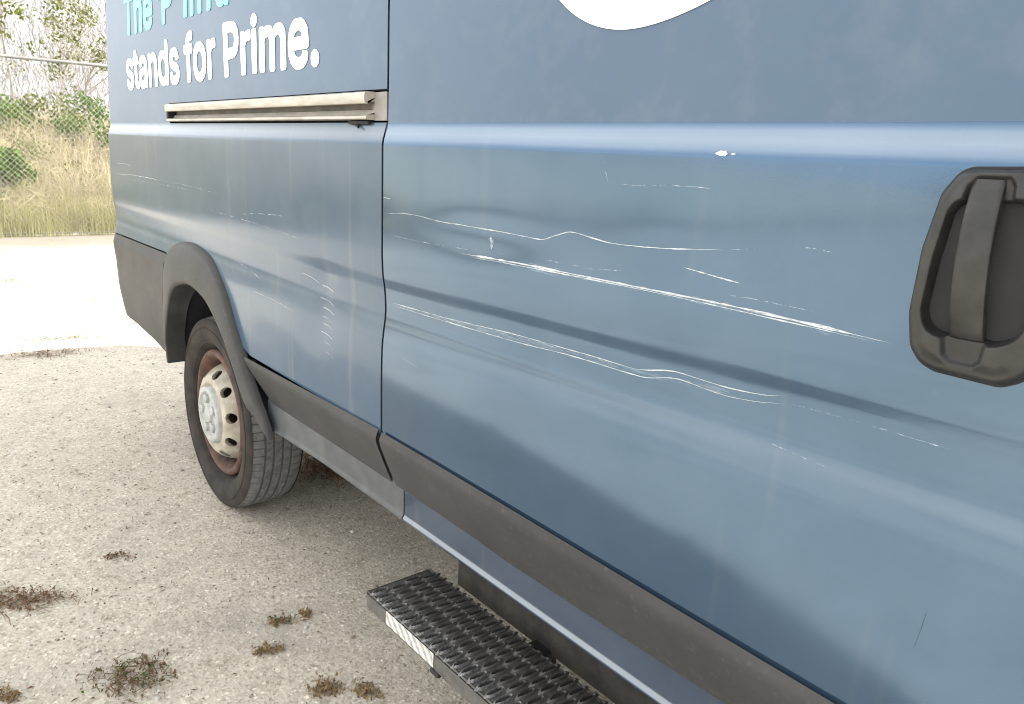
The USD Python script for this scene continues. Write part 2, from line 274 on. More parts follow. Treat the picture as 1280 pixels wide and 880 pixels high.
def instancer(name, protos, pos, idx, yaw, scale, kind='stuff', label=None, category=None):
    """protos: list of (mesh, material)."""
    pi = UsdGeom.PointInstancer.Define(stage, path_for(name)); P = pi.GetPath().pathString
    rel = pi.CreatePrototypesRel()
    for k, (me, m) in enumerate(protos):
        pr = usdkit.mesh(stage, f'{P}/clump_{k:03d}' if k else f'{P}/clump', me, m); rel.AddTarget(pr.GetPath())
    pi.CreatePositionsAttr(Vt.Vec3fArray.FromNumpy(np.asarray(pos, np.float32)))
    pi.CreateProtoIndicesAttr(Vt.IntArray.FromNumpy(np.asarray(idx, np.int32)))
    pi.CreateOrientationsAttr(Vt.QuathArray([Gf.Quath(float(math.cos(a/2)), 0, 0, float(math.sin(a/2))) for a in yaw]))
    s = np.asarray(scale, np.float32); s = np.repeat(s[:, None], 3, 1) if s.ndim == 1 else s
    pi.CreateScalesAttr(Vt.Vec3fArray.FromNumpy(s))
    return tag(pi.GetPrim(), label, category, kind=kind)
def scatter_hill(n, d0, d1, y0, y1, seed):
    r = np.random.default_rng(seed); d = d0 + (d1-d0)*r.uniform(size=n)**1.3; x = FX - .15 - d; y = r.uniform(y0, y1, n)
    return np.stack([x, y, hill_h(x, y)-.03], -1), r
straw_p = [(blades(60, .26, .25, .80, .0055, 1.5, s), M['straw']) for s in (1, 2, 3)] + [(blades(55, .24, .2, .6, .007, 1.3, 8), M['olive'])]
yel_p = [(blades(70, .20, .22, .55, .006, .6, s), M['yellow_grass']) for s in (4, 5)]
pA, r = scatter_hill(1500, .9, 9, -3.5, 7.5, 11); pB, _ = scatter_hill(170, .9, 7, -6.8, -3.5, 12); pos = np.vstack([pA, pB])
instancer('dry_grass', straw_p, pos, r.choice(4, len(pos), p=[.25, .25, .2, .3]), r.uniform(0, 6.28, len(pos)), r.uniform(.45, 1.2, len(pos)),
          label='tall dry straw grass covering the mound behind the wire fence', category='grass')
pA, r = scatter_hill(620, .05, 1.9, -3.5, 7.5, 13); pB, _ = scatter_hill(110, .05, 1.9, -6.8, -3.5, 14); pos = np.vstack([pA, pB])
instancer('roadside_grass', yel_p, pos, r.integers(0, 2, len(pos)), r.uniform(0, 6.28, len(pos)), r.uniform(.5, 1.2, len(pos)),
          label='yellow green grass strip growing along the foot of the wire fence', category='grass')

def twig_cloud(n, x0, x1, y0, y1, h, seed):
    r = np.random.default_rng(seed); P = np.stack([r.uniform(x0, x1, n), r.uniform(y0, y1, n), h*r.uniform(0, 1, n)**1.15], -1); P[:, 2] *= .62 + .5*meshkit.fbm(np.stack([P[:, 0]*.3, P[:, 1]*.9, 0*P[:, 0]], -1), 2, 4)
    P[:, 2] += .8; d = r.normal(size=(n, 3))*[.45, .45, .3] + [0, 0, .8]; d /= np.linalg.norm(d, axis=1, keepdims=True); sd = np.cross(d, r.normal(size=(n, 3))); sd /= np.linalg.norm(sd, axis=1, keepdims=True)
    L = r.uniform(.25, .9, n)[:, None]; w = r.uniform(.004, .011, n)[:, None]
    return np.stack([P-sd*w, P+sd*w, P+d*L+sd*w*.3, P+d*L-sd*w*.3], 1).reshape(-1, 3), np.arange(4*n).reshape(-1, 4)
def leaf_cloud(n, centers, radii, size, seed, squash=.8, hollow=.35):
    r = np.random.default_rng(seed); c = np.asarray(centers); k = r.integers(0, len(c), n)
    d = r.normal(size=(n, 3)); d /= np.linalg.norm(d, axis=1, keepdims=True)
    rad = np.asarray(radii)[k]*(hollow + (1-hollow)*r.uniform(size=n)**.6)
    P = c[k] + d*rad[:, None]*[1, 1, squash]
    a = r.normal(size=(n, 3)); a /= np.linalg.norm(a, axis=1, keepdims=True); b = np.cross(a, r.normal(size=(n, 3))); b /= np.linalg.norm(b, axis=1, keepdims=True)
    s = size*r.uniform(.55, 1.3, n)[:, None]
    V = np.stack([P-a*s, P-b*s*.45, P+a*s, P+b*s*.45], 1).reshape(-1, 3)
    return V, np.arange(4*n).reshape(-1, 4)
def branches(base, height, seed, spread=.5, levels=3, r0=.05, n1=6, up=.8, droop=0.):
    """A trunk and its limbs as tapered tubes; returns (trunk mesh, limb meshes, tips)."""
    r = np.random.default_rng(seed); trunk, limbs, tips = [], [], []
    def grow(p, d, L, rad, lev):
        pts = [p]; k = 5
        for s in range(k):
            d = d + r.normal(size=3)*.16 + np.array([0, 0, .06*up - droop*.1]); d = d/np.linalg.norm(d); pts.append(pts[-1] + d*L/k)
        (trunk if lev == 0 else limbs).append(tube(pts, np.linspace(rad, rad*.45, k+1), 5 if lev < 2 else 3))
        if lev == levels: tips.extend(pts[2:]); return
        for q in range(n1 if lev else n1+1):
            t = r.uniform(.3, 1.0); i = min(int(t*k), k-1); s = pts[i] + (pts[i+1]-pts[i])*(t*k-i)
            nd = d*.6 + r.normal(size=3)*spread; nd[2] = abs(nd[2])*.5 + nd[2]*.5 + .25*up; nd /= np.linalg.norm(nd)
            grow(s, nd, L*r.uniform(.42, .7), rad*.5, lev+1)
    grow(np.asarray(base, float), np.array([r.normal()*.1, r.normal()*.1, 1.]), height*.55, r0, 0)
    return cat(trunk), cat(limbs), np.array(tips)
def bare_tree(loc, h, seed, label, leaves=900, leafsize=.05, **k):
    z = float(hill_h(np.array([loc[0]]), np.array([loc[1]]))[0])
    t = thing('bare_tree', label, 'tree', (loc[0], loc[1], z-.1))
    tr, li, tips = branches((0, 0, 0), h, seed, **k)
    obj('trunk', tr, M['bark'], t); obj('branches', li, M['bark'], t)
    r = np.random.default_rng(seed+99); sel = tips[r.integers(0, len(tips), max(10, leaves//24))]
    obj('crown', leaf_cloud(leaves, sel, np.full(len(sel), .22), leafsize, seed+5, hollow=.1), M['leaf_yellow'], t)
    return t
def bush(loc, rad, h, seed, label, n=2600, leafm='leaf_green', size=.05, name='green_bush'):
    z = float(hill_h(np.array([loc[0]]), np.array([loc[1]]))[0]) if loc[0] < FX else 0.
    t = thing(name, label, 'bush', (loc[0], loc[1], z-.05)); r = np.random.default_rng(seed)
    cs, rs = [], []
    for k in range(14):
        a = r.uniform(0, 6.28); d = rad*math.sqrt(r.uniform()); cs.append([math.cos(a)*d, math.sin(a)*d, h*r.uniform(.25, .95)*(1-.45*(d/rad)**2)]); rs.append(rad*r.uniform(.25, .5))
    obj('stems', cat([tube([(0, 0, 0), np.array(c)*[.5, .5, .6], c], [.018, .012, .004], 4) for c in cs]), M['bark'], t)
    obj('crown', leaf_cloud(n, cs, rs, size, seed+1, hollow=.3), M[leafm], t)
    return t
bush((-10.5, .50), .62, .85, 21, 'broad leafy green bush low behind the fence at the left edge', 2600, size=.055)
bush((-13.4, .75), .62, 1.25, 22, 'bright green bush on top of the mound at the far left', 2300, size=.045)
bush((-12.8, 2.45), .62, 1.2, 23, 'green bush on the mound crest right beside the rear of the van', 2000, size=.045)
bush((-11.3, 1.75), .5, .42, 24, 'small yellowish shrub low on the straw mound near the van', 900, 'leaf_yellow', .04)
bush((-11.9, 1.15), .55, .55, 25, 'olive shrub in the middle of the straw mound', 900, 'olive', .045)
bush((-14.0, 1.75), .7, 1.15, 26, 'thin yellow green shrub on the crest between the two green bushes', 1300, 'leaf_yellow', .045)
bare_tree((-14.6, 1.15), 4.6, 31, 'bare pale tree with clumped yellow leaves above the far left fence rail', 1500, .05, spread=.75, n1=6, r0=.035)
bare_tree((-15.6, 2.2), 3.9, 32, 'nearly leafless twiggy tree rising in the middle between the other trees', 700, .045, spread=.7, n1=6, r0=.03)
bare_tree((-16.2, 3.0), 3.5, 33, 'thin grey leafless tree closest to the rear edge of the van', 700, .045, spread=.7, n1=6, r0=.03)
bare_tree((-17.8, 1.9), 5.2, 34, 'tall faint leafless tree farthest back beyond the mound', 800, .055, spread=.7, n1=6, r0=.035)
def tangle(n, seed):
    r = np.random.default_rng(seed); d = .1 + 4.2*r.uniform(size=n)**1.2; x = FX - .15 - d; y = r.uniform(-1, 5.5, n); P = np.stack([x, y, hill_h(x, y) + r.uniform(.0, .55, n)**1.3], -1)
    dr = r.normal(size=(n, 3))*[1, 1, .75] + [0, 0, .35]; dr /= np.linalg.norm(dr, axis=1, keepdims=True); sd = np.cross(dr, r.normal(size=(n, 3))); sd /= np.linalg.norm(sd, axis=1, keepdims=True)
    L = r.uniform(.12, .55, n)[:, None]; w = r.uniform(.002, .0055, n)[:, None]; m = P + dr*L*.5 + r.normal(size=(n, 3))*.03
    V = np.stack([P-sd*w, P+sd*w, m+sd*w, P+dr*L, m-sd*w], 1).reshape(-1, 3); k = np.arange(n)*5
    return V, np.vstack([np.stack([k, k+1, k+2], 1), np.stack([k, k+2, k+4], 1), np.stack([k+4, k+2, k+3], 1)])
tag(obj('dry_brush', tangle(9000, 19), M['straw']), 'tangle of dry tan stems over the grass behind the wire fence', 'brush', kind='stuff')
tag(obj('twig_thicket', twig_cloud(16000, -27, -19, -1, 7, 5.2, 17), M['twig']), 'pale grey leafless thicket massed far behind the mound', 'thicket', kind='stuff')
# ------------------------------------------------------------------ chain link fence
fence = thing('chain_link_fence', 'galvanised chain link fence with a top rail in front of the dry mound', 'fence', (FX, 0, 0))
def chain():
    y0, y1, H, s = -14.0, 8.0, 2.2, .072; out = []
    n = int((y1-y0+H)/s)
    for sgn in (1, -1):
        for k in range(n):
            ya = y0 - H + k*s
            a, b = np.array([ya, 0.02]), np.array([ya+H-.02, H])
            if a[0] < y0: a = np.array([y0, .02 + y0-ya])
            if b[0] > y1: b = np.array([y1, .02 + y1-ya])
            if b[1]-a[1] < .05: continue
            if sgn < 0: a[0], b[0] = y0+y1-a[0], y0+y1-b[0]
            out.append(tube([(.0025*sgn, a[0], a[1]), (.0025*sgn, b[0], b[1])], .0020, 4))
    return cat(out)
obj('wire_mesh', chain(), M['galv'], fence)
obj('top_rail', tube([(0.03, -14, 2.24), (.03, 8, 2.24)], .022, 10), M['galv_rail'], fence, smooth=True)
obj('tension_wire', tube([(0.006, -14, .05), (.006, 8, .05)], .003, 5), M['galv_rail'], fence)
for y in (-12.9, -9.9, -6.9, -3.9, -.9, 2.6, 5.6):
    obj('post', cat([tube([(-.035, y, -.1), (-.035, y, 2.28)], .03, 12), trimesh.creation.icosphere(1, .034).apply_translation((-.035, y, 2.28))]), M['galv'], fence, smooth=True)

# ================================================================== the van
van = thing('delivery_van', 'scratched blue grey delivery van with dark plastic cladding, seen along its passenger side', 'van')
Z = np.array([.30, .50, .60, .70, .80, .90, .945, .985, 1.03, 1.07, 1.12, 1.346, 1.352, 1.382, 1.388, 1.65, 1.9, 2.1, 2.3, 2.45, 2.52])
Yp = np.array([.03, -.003, -.0074, -.0080, -.0082, -.0068, -.0024, .0024, .0003, -.0056, -.0080, -.0080, -.0070, .0022, .0034, .0068, .018, .040, .085, .16, .26])
base_prof = PchipInterpolator(Z, Yp)
def prof(x, z):
    x, z = np.asarray(x, float), np.asarray(z, float)
    tw = np.clip((x-1.45)/1.0, 0, 1.2); tw = tw*tw*(3-2*np.minimum(tw, 1))
    zz = z - .022*np.clip(x-1.3, 0, 1.4)*np.clip((z-.84)/.1, 0, 1)*np.clip((1.2-z)/.12, 0, 1)
    y = base_prof(zz)
    k = np.clip(.92 - z, 0, .4)
    y = y - TWIST*tw*(k*k/(k+.08))
    y = y + .0011*(meshkit.fbm(np.stack([x*2.6, z*5.0, 0*x], -1), 2, 8)-.5)
    for cx, cz, rx, rz_, dep in DENTS:
        d = ((x-cx)/rx)**2 + ((z-cz)/rz_)**2; y = y + dep*np.exp(-d)
    return y
TWIST = .045
DENTS = [(1.0, .93, .10, .10, .006), (.62, .80, .14, .07, .003), (1.02, 1.03, .05, .02, .003), (1.66, 1.19, .16, .035, .0022), (2.09, 1.20, .06, .03, .001)]
XC = PchipInterpolator([.40, .50, .64, .774, .906, 1.4, 1.9, 2.5], [-.90, -.95, -.985, -1.01, -1.042, -1.015, -.985, -.93])
def surf(s, z, off=0.):
    """The outer skin: s runs along the side towards the front and wraps round the rear corner."""
    s, z = np.broadcast_arrays(np.asarray(s, float), np.asarray(z, float)); R = .13
    x0 = XC(z); d = np.maximum(x0 - s, 0); th = np.minimum(d/R, np.pi/2); rest = np.maximum(d - R*np.pi/2, 0)
    x = np.where(d > 0, x0 - R*np.sin(th), s); y = prof(np.maximum(s, x0), z) + R*(1-np.cos(th)) + rest
    n_x, n_y = -np.sin(th), -np.cos(th)
    return np.stack([x + off*n_x, y + off*n_y, z], -1)
def frame(S, s, z, e=1e-3):
    ts = S(s+e, z) - S(s-e, z); tz = S(s, z+e) - S(s, z-e)
    ts /= np.linalg.norm(ts, axis=-1, keepdims=True); tz /= np.linalg.norm(tz, axis=-1, keepdims=True)
    n = np.cross(ts, tz); n /= np.linalg.norm(n, axis=-1, keepdims=True); return ts, tz, n
def panel(name, poly, material, parent, S=surf, ds=.04, dz=.012, r=.0022, depth=.022, build=True):
    """A sheet metal panel over the (s, z) polygon: gridded skin, rounded rim and a return flange."""
    inner = poly.buffer(-r, join_style=1, quad_segs=4)
    x0, z0, x1, z1 = inner.bounds
    gx = np.linspace(x0, x1, max(2, int((x1-x0)/ds)+2)); gz = np.linspace(z0, z1, max(2, int((z1-z0)/dz)+2))
    pts, keys, F = [], {}, []
    def vid(c):
        k = (round(c[0], 5), round(c[1], 5))
        if k not in keys: keys[k] = len(pts); pts.append(k)
        return keys[k]
    shapely.prepare(inner)
    A, B = np.meshgrid(np.arange(len(gx)-1), np.arange(len(gz)-1), indexing='ij'); A, B = A.ravel(), B.ravel()
    cells = shapely.box(gx[A], gz[B], gx[A+1], gz[B+1]); full = shapely.contains_properly(inner, cells); hit = shapely.intersects(inner, cells)
    for a, b, c, fu, hi in zip(A, B, cells, full, hit):
        if not hi: continue
        if fu:
            F.append([vid((gx[a], gz[b])), vid((gx[a+1], gz[b])), vid((gx[a+1], gz[b+1])), vid((gx[a], gz[b+1]))]); continue
        g = inner.intersection(c)
        for p in getattr(g, 'geoms', [g]):
            if p.geom_type != 'Polygon' or p.area < 1e-9: continue
            co = list(shapely.geometry.polygon.orient(p).exterior.coords)[:-1]
            if p.convex_hull.area - p.area < 1e-7: F.append([vid(q) for q in co])
            else:
                for t in shapely.constrained_delaunay_triangles(p).geoms: F.append([vid(q) for q in list(shapely.geometry.polygon.orient(t).exterior.coords)[:-1]])
    F = [[i for k, i in enumerate(f) if i != f[k-1]] for f in F]; F = [f for f in F if len(f) > 2]
    P = np.array(pts); V = S(P[:, 0], P[:, 1]); _, _, N = frame(S, P[:, 0], P[:, 1])
    Vs, Ns, o = [V], [N], len(V)
    for ring in [inner.exterior, *inner.interiors]:
        c = np.array(ring.segmentize(.025).coords)[:-1]
        if (not ring.is_ccw) ^ (ring is not inner.exterior): c = c[::-1]
        e = np.roll(c, -1, 0) - c; e /= np.linalg.norm(e, axis=1, keepdims=True); nn = np.stack([e[:, 1], -e[:, 0]], 1)
        nv = nn + np.roll(nn, 1, 0); nv /= np.linalg.norm(nv, axis=1, keepdims=True) + 1e-9
        p0 = S(c[:, 0], c[:, 1]); ts, tz, n = frame(S, c[:, 0], c[:, 1]); out = ts*nv[:, :1] + tz*nv[:, 1:]
        rings = [(0, 0, 0)] + [(r*math.sin(t), r*(1-math.cos(t)), t) for t in (np.pi/6, np.pi/3, np.pi/2)] + [(r, depth, np.pi/2)]
        m = len(c)
        for a, b, t in rings: Vs.append(p0 + out*a - n*b); Ns.append(n*math.cos(t) + out*math.sin(t))
        for k in range(len(rings)-1):
            for i in range(m): j = (i+1) % m; F.append([o+k*m+i, o+(k+1)*m+i, o+(k+1)*m+j, o+k*m+j])
        o += m*len(rings)
    return put(name, np.vstack(Vs), F, np.vstack(Ns), material, parent)

# door and rear quarter outlines
XD0, XD1, ZCL = 1.3135, 2.640, .705
TOP = 2.30
def flare_outer():
    P = [(.655, .470), (.645, .49), (.608, .545), (.529, .639), (.424, .77), (.333, .883), (.175, .97), (-.001, .99), (-.17, .968), (-.265, .918), (-.322, .84), (-.352, .74), (-.365, .62), (-.368, .49)]
    t = np.r_[0, np.cumsum(np.linalg.norm(np.diff(P, axis=0), axis=1))]; f = PchipInterpolator(t/t[-1], np.array(P)); return f(np.linspace(0, 1, 72))
def flare_inner():
    P = [(.632, .487), (.560, .525), (.490, .592), (.405, .690), (.302, .768), (.175, .828), (.037, .846), (-.12, .815), (-.235, .745), (-.297, .66), (-.330, .57), (-.338, .475)]
    t = np.r_[0, np.cumsum(np.linalg.norm(np.diff(P, axis=0), axis=1))]; f = PchipInterpolator(t/t[-1], np.array(P)); return f(np.linspace(0, 1, 72))
FO, FI = flare_outer(), flare_inner()
arch_cut = Polygon(np.vstack([FO, [(-.5, .2), (.8, .2)]])).buffer(-.012)
quarter = Polygon([(XD0-.0028, ZCL-.01), (XD0-.0028, TOP), (-1.62, TOP), (-1.62, .912), (-.30, .918), (.52, .701)]).difference(arch_cut)
track_cut = sbox(-.175, 1.391, XD0+.02, 1.4545)
quarter = quarter.difference(track_cut)
quarter_prim = panel('rear_quarter_panel', quarter, M['qpaint'], van)
door_poly = Polygon([(XD0, ZCL-.01), (XD1, ZCL-.01), (XD1, TOP), (XD0, TOP)])
door_prim = panel('sliding_door', door_poly, M['paint'], van)

surf_film = lambda s, z: surf(s, z, .0007)
panel('wrap_film', quarter.intersection(sbox(-1.05, 1.3875, 2, TOP-.01)).buffer(-.002), M['wrap'], quarter_prim, surf_film, r=.0004, depth=.0006)
panel('wrap_film', sbox(XD0+.002, 1.3875, XD1-.003, TOP-.01), M['wrap'], door_prim, surf_film, r=.0004, depth=.0006)
def surf_clad(s, z):
    p = surf(s, z).copy(); zz = np.asarray(z); top = .712
    t = np.clip((top - zz)/.15, 0, 1)
    bulge = .0015 + .0125*np.clip(t/.26, 0, 1)*(2-np.clip(t/.26, 0, 1)) - .046*np.clip((t-.15)/.85, 0, 1)**1.1
    p[..., 1] -= bulge + np.where(t > 0, 0, 0); return p
clq = Polygon([(.485, .7005), (XD0-.003, .7135), (XD0+.004, .540), (.625, .540)])
panel('quarter_cladding', clq, M['clad'], van, surf_clad, dz=.006, r=.005, depth=.03)
cld = Polygon([(XD0+.003, .7115), (XD1, .707), (XD1, .594), (XD0+.012, .541)])
panel('cladding', cld, M['clad'], door_prim, surf_clad, dz=.006, r=.005, depth=.03)
def surf_bump(s, z):
    p = surf(s, z).copy(); t = np.clip((.912-np.asarray(z))/.4, 0, 1)
    p[..., 1] -= .010*np.clip(t*12, 0, 1) - .02*np.clip((t-.5)*2, 0, 1)**2; return p
bump_poly = Polygon([(-.27, .921), (-1.62, .915), (-1.62, .56), (-1.05, .545), (-.80, .535), (-.596, .515), (-.40, .486), (-.350, .478), (-.345, .62), (-.335, .74), (-.305, .84)])
panel('rear_bumper_cover', bump_poly, M['plastic'], van, surf_bump, dz=.012, r=.006, depth=.03)

# sill below the cladding: quarter part and door part, each its own swept strip
def sill(x0, x1, rear):
    xs = np.linspace(x0, x1, 24)
    prof_pts = [(.031, .605), (.0235, .580), (.0225, .565), (.0232, .512), (.0215, .506), (.0185, .502), (.0175, .498), (.0190, .494), (.026, .489), (.036, .487), (.05, .486), (.10, .486), (.10, .605)]
    V = []
    for x in xs:
        dz = -.012*np.clip((.95-x)/.35, 0, 1) if rear else 0.
        dy = 0.0
        V += [(x, py+dy, pz+dz) for py, pz in prof_pts]
    k = len(prof_pts); F = [[i*k+j, (i+1)*k+j, (i+1)*k+j+1, i*k+j+1] for i in range(len(xs)-1) for j in range(k-1)]
    F = [f[::-1] for f in F]
    return np.array(V), np.array(F)
v, f = sill(.57, 1.363, True); obj('quarter_sill', (v, f), M['sill_dusty'], van, smooth=40)
v, f = sill(1.367, 2.75, False); obj('door_sill', (v, f), M['sill'], van, smooth=40)

# wheel arch flare
sstep = lambda a, b, x: (lambda t: t*t*(3-2*t))(np.clip((x-a)/(b-a), 0, 1))
def flare():
    prof_t = [(0.0, .006), (0.015, -.005), (.06, -.013), (.16, -.020), (.40, -.027), (.75, -.031), (.90, -.030), (.965, -.026), (1.0, -.018), (1.0, .035), (1.05, .06)]
    V = []
    for i, (o, n_) in enumerate(zip(FO, FI)):
        ws = np.clip(i/6., .55, 1)*(1 - .55*sstep(46, 60, i))
        for t, y in prof_t:
            q = o + (n_-o)*t; yb = float(prof(q[0], max(q[1], .45)))
            if q[1] < .55: yb *= .6
            V.append((q[0], yb + y*ws if y < 0 else yb + y, q[1]))
    k = len(prof_t); F = [[i*k+j, i*k+j+1, (i+1)*k+j+1, (i+1)*k+j] for i in range(len(FO)-1) for j in range(k-1)]
    return np.array(V), np.array(F)
obj('wheel_arch_flare', flare(), M['plastic'], van, smooth=45)
# liner of the arch
def liner():
    a = FI[::2]; V = []
    for q in a:
        d = (q - [.05, .45])/np.linalg.norm(q - [.05, .45])
        for e, y in ((.004, .02), (.010, .06), (.014, .42)): V.append((q[0] + d[0]*e, y, q[1] + d[1]*e))
    k = 3; F = [[i*k+j, i*k+j+1, (i+1)*k+j+1, (i+1)*k+j] for i in range(len(a)-1) for j in range(k-1)]
    m = trimesh.Trimesh(np.array(V), np.vstack([np.array(F)[:, [0, 1, 2]], np.array(F)[:, [0, 2, 3]]]), process=False)
    return cat([m, bx((.03, .44, .66), (.95, .02, .48))])
obj('wheel_arch_liner', liner(), M['liner'], van, smooth=40)

# ------------------------------------------------------------------ wheel
wheel = tag(UsdGeom.Xform.Define(stage, path_for('wheel', van)).GetPrim())
RT = .360
def tyre_meshes():
    n = 900; th = np.arange(n)*2*np.pi/n
    half = .112
    side = [(r_*.972, w_) for r_, w_ in [(.242, .050), (.246, .056), (.252, .064), (.265, .082), (.270, .0862), (.272, .0892), (.275, .0908), (.277, .0905), (.285, .096), (.305, .1025), (.322, .1035), (.3265, .1032), (.328, .1052), (.332, .1050), (.3335, .1028), (.338, .102), (.352, .0985), (.361, .094), (.3645, .0905)]]   # r, half width: sidewall
    # outer side faces -y: y = .16 - w  ... y centre of tyre
    yc = .143
    V = np.array([[(r*math.cos(t), yc - w, r*math.sin(t)) for r, w in side] for t in th[::6]]); m = len(side)
    nn = len(th[::6]); F = [[i*m+j, i*m+j+1, ((i+1) % nn)*m+j+1, ((i+1) % nn)*m+j] for i in range(nn) for j in range(m-1)]
    a = (V.reshape(-1, 3), np.array(F)); V2 = V.copy(); V2[..., 1] = 2*yc - V2[..., 1]
    b = (V2.reshape(-1, 3), np.array(F)[:, ::-1])
    ws = np.concatenate([[-.100, -.0985, -.096], *[[g-.0056, g-.0044, g+.0044, g+.0056] for g in (-.052, -.018, .018, .052)], [-.08, -.066, -.035, 0, .035, .066, .08, .096, .0985, .100]]); ws = np.sort(ws)
    groove = np.min(np.abs(ws[:, None] - np.array([-.052, -.018, .018, .052])), 1) < .0046
    base_r = RT - .009*np.clip((np.abs(ws)-.06)/.04, 0, 1)**2 - np.where(groove, .010, 0)
    Rr = np.tile(base_r, (n, 1)); i = np.arange(n)[:, None]
    shoulder = np.abs(ws) > .053; mid = (np.abs(ws) < .051)
    ph = np.where(shoulder, 0, 900*ws*.9*np.sign(ws+1e-9)*.55)
    per = np.where(shoulder, 12, 10)
    sipe = ((i + np.round(ph)[None, :]).astype(int) % per[None, :]) < 1
    Rr = Rr - np.where(sipe & ~groove[None, :], np.where(shoulder, .0045, .003)[None, :], 0)
    W = np.stack([Rr*np.cos(th)[:, None], np.tile(yc + ws*.90, (n, 1)), Rr*np.sin(th)[:, None]], -1); m = len(ws)
    F = [[i*m+j, i*m+j+1, ((i+1) % n)*m+j+1, ((i+1) % n)*m+j] for i in range(n) for j in range(m-1)]
    return [a, b], (W.reshape(-1, 3), np.array(F))
sw, tr = tyre_meshes()
ZW = RT - .006
def to_tm(x): return trimesh.Trimesh(*meshkit.arrays(x)[:2], process=False).apply_translation((0, 0, ZW))
obj('tyre', cat([to_tm(s) for s in sw]), M['rubber'], wheel, smooth=40)
obj('tread', to_tm(tr), M['tread'], wheel, smooth=30)
RIMSH = lambda p: [(r_*.972, y_ - .012) for r_, y_ in p]
def lathe(pr, n=72, yflip=False):
    th = np.arange(n)*2*np.pi/n; V = np.array([[(r*math.cos(t), y, r*math.sin(t)) for r, y in pr] for t in th]).reshape(-1, 3); m = len(pr)
    F = [[i*m+j, i*m+j+1, ((i+1) % n)*m+j+1, ((i+1) % n)*m+j] for i in range(n) for j in range(m-1)]
    return trimesh.Trimesh(*meshkit.arrays((V, np.array(F)))[:2], process=False).apply_translation((0, 0, ZW))
rim = lathe(RIMSH([(.150, .26), (.186, .17), (.200, .110), (.208, .092), (.216, .080), (.224, .072), (.234, .071), (.242, .076), (.246, .084), (.243, .096)]))
obj('rim', rim, M['rust'], wheel, smooth=40)
def disc():
    pr = np.array([(.0, .078), (.100, .078), (.112, .076), (.120, .070), (.135, .070), (.150, .078), (.165, .094), (.178, .118), (.186, .140), (.186, .150), (.172, .132), (.160, .104), (.146, .089), (.133, .081), (.0, .090)])
    pr[:, 1] -= .036
    cs = manifold3d.CrossSection([np.stack([pr[:, 0], pr[:, 1]], 1)], manifold3d.FillRule.NonZero)
    body = cs.revolve(96)                                   # about z; local z is our y
    for k in range(10):
        a = 2*math.pi*(k+.25)/10
        c = manifold3d.Manifold.cylinder(.2, .0150, .0150, 20).scale([1.0, 1.35, 1]).rotate([0, 0, 0]).translate([.1575, 0, 0]).rotate([0, 0, math.degrees(a)])
        body = body - c
    v, f, _ = meshkit.arrays(body); v = np.stack([v[:, 0], v[:, 2], v[:, 1] + ZW], 1); v = (v - [0, .06, ZW])*[.98, 1, .98] + [0, .06, ZW]; return trimesh.Trimesh(v, f[:, ::-1], process=False)
obj('wheel_disc', disc(), M['silver'], wheel, smooth=35)
def hubcap():
    c = lathe([(.0001, .048), (.026, .048), (.030, .050), (.034, .058), (.080, .058), (.088, .050), (.098, .050), (.106, .056), (.110, .070)], 60)
    parts = [c]
    for k in range(5):
        a = 2*math.pi*k/5 + .5; x, z = .060*math.cos(a), .060*math.sin(a)
        h = lathe([(.0001, .045), (.011, .045), (.0155, .048), (.0175, .058)], 14); h.apply_translation((x, 0, z)); parts.append(h)
    return cat(parts).apply_translation((0, -.030, 0))
obj('hub_cap', hubcap(), M['cap'], wheel, smooth=40)
def wheel_copy(x, y, flip):
    w = UsdGeom.Xform.Define(stage, path_for('wheel', van)); w.AddTranslateOp().Set(Gf.Vec3d(x, y, 0))
    if flip: w.AddRotateZOp().Set(180.)
    w.GetPrim().GetReferences().AddInternalReference(wheel.GetPath()); w.GetPrim().SetInstanceable(True)
wheel_copy(4.04, 0, False); wheel_copy(0, 2.05, True); wheel_copy(4.04, 2.05, True)

# ------------------------------------------------------------------ hull: roof, far side, nose (an inset shell behind the side panels)
def hull():
    xs = np.array([-1.13, -1.10, -1.0, -.6, 0, .8, 1.6, 2.4, 2.66, 2.68, 2.9, 3.1, 3.35, 3.6, 3.85, 4.1, 4.25, 4.5, 4.75, 4.88, 4.95])
    zr = np.interp(xs, [-1.13, -1.0, -.6, 2.5, 2.8, 3.35, 4.1, 4.25, 4.75, 4.88, 4.95], [2.44, 2.49, 2.52, 2.52, 2.47, 2.16, 1.42, 1.30, 1.10, 1.0, .78])
    zb = np.interp(xs, [-1.13, -.9, -.5, 4.5, 4.95], [.66, .60, .54, .53, .40])
    ins = np.interp(xs, [-1.13, -1.0, 2.66, 2.68, 3.6, 4.3, 4.75, 4.95], [.14, .034, .034, .012, .02, .06, .14, .30])
    rings = []
    for x, a, b, i_ in zip(xs, zr, zb, ins):
        c = .16 if a > 2 else .10
        zs = np.linspace(b, a-c, 16); y = base_prof(np.clip(zs, .3, 2.5)) + i_ + (0 if a > 2.4 else 0)
        near = [(yy, zz) for yy, zz in zip(y, zs)]
        yl, arc = y[-1], []
        for t in np.linspace(0, np.pi/2, 7)[1:]: arc.append((yl + c*(1-math.cos(t)), a - c + c*math.sin(t)))
        half = near + arc + [(yl + .5, a + .03), (1.025, a + .045)]
        rings.append([(x, yy, zz) for yy, zz in half] + [(x, 2.05-yy, zz) for yy, zz in half[-2::-1]])
    R = np.array(rings); n, m = R.shape[:2]
    return R, n, m
R, n, m = hull()
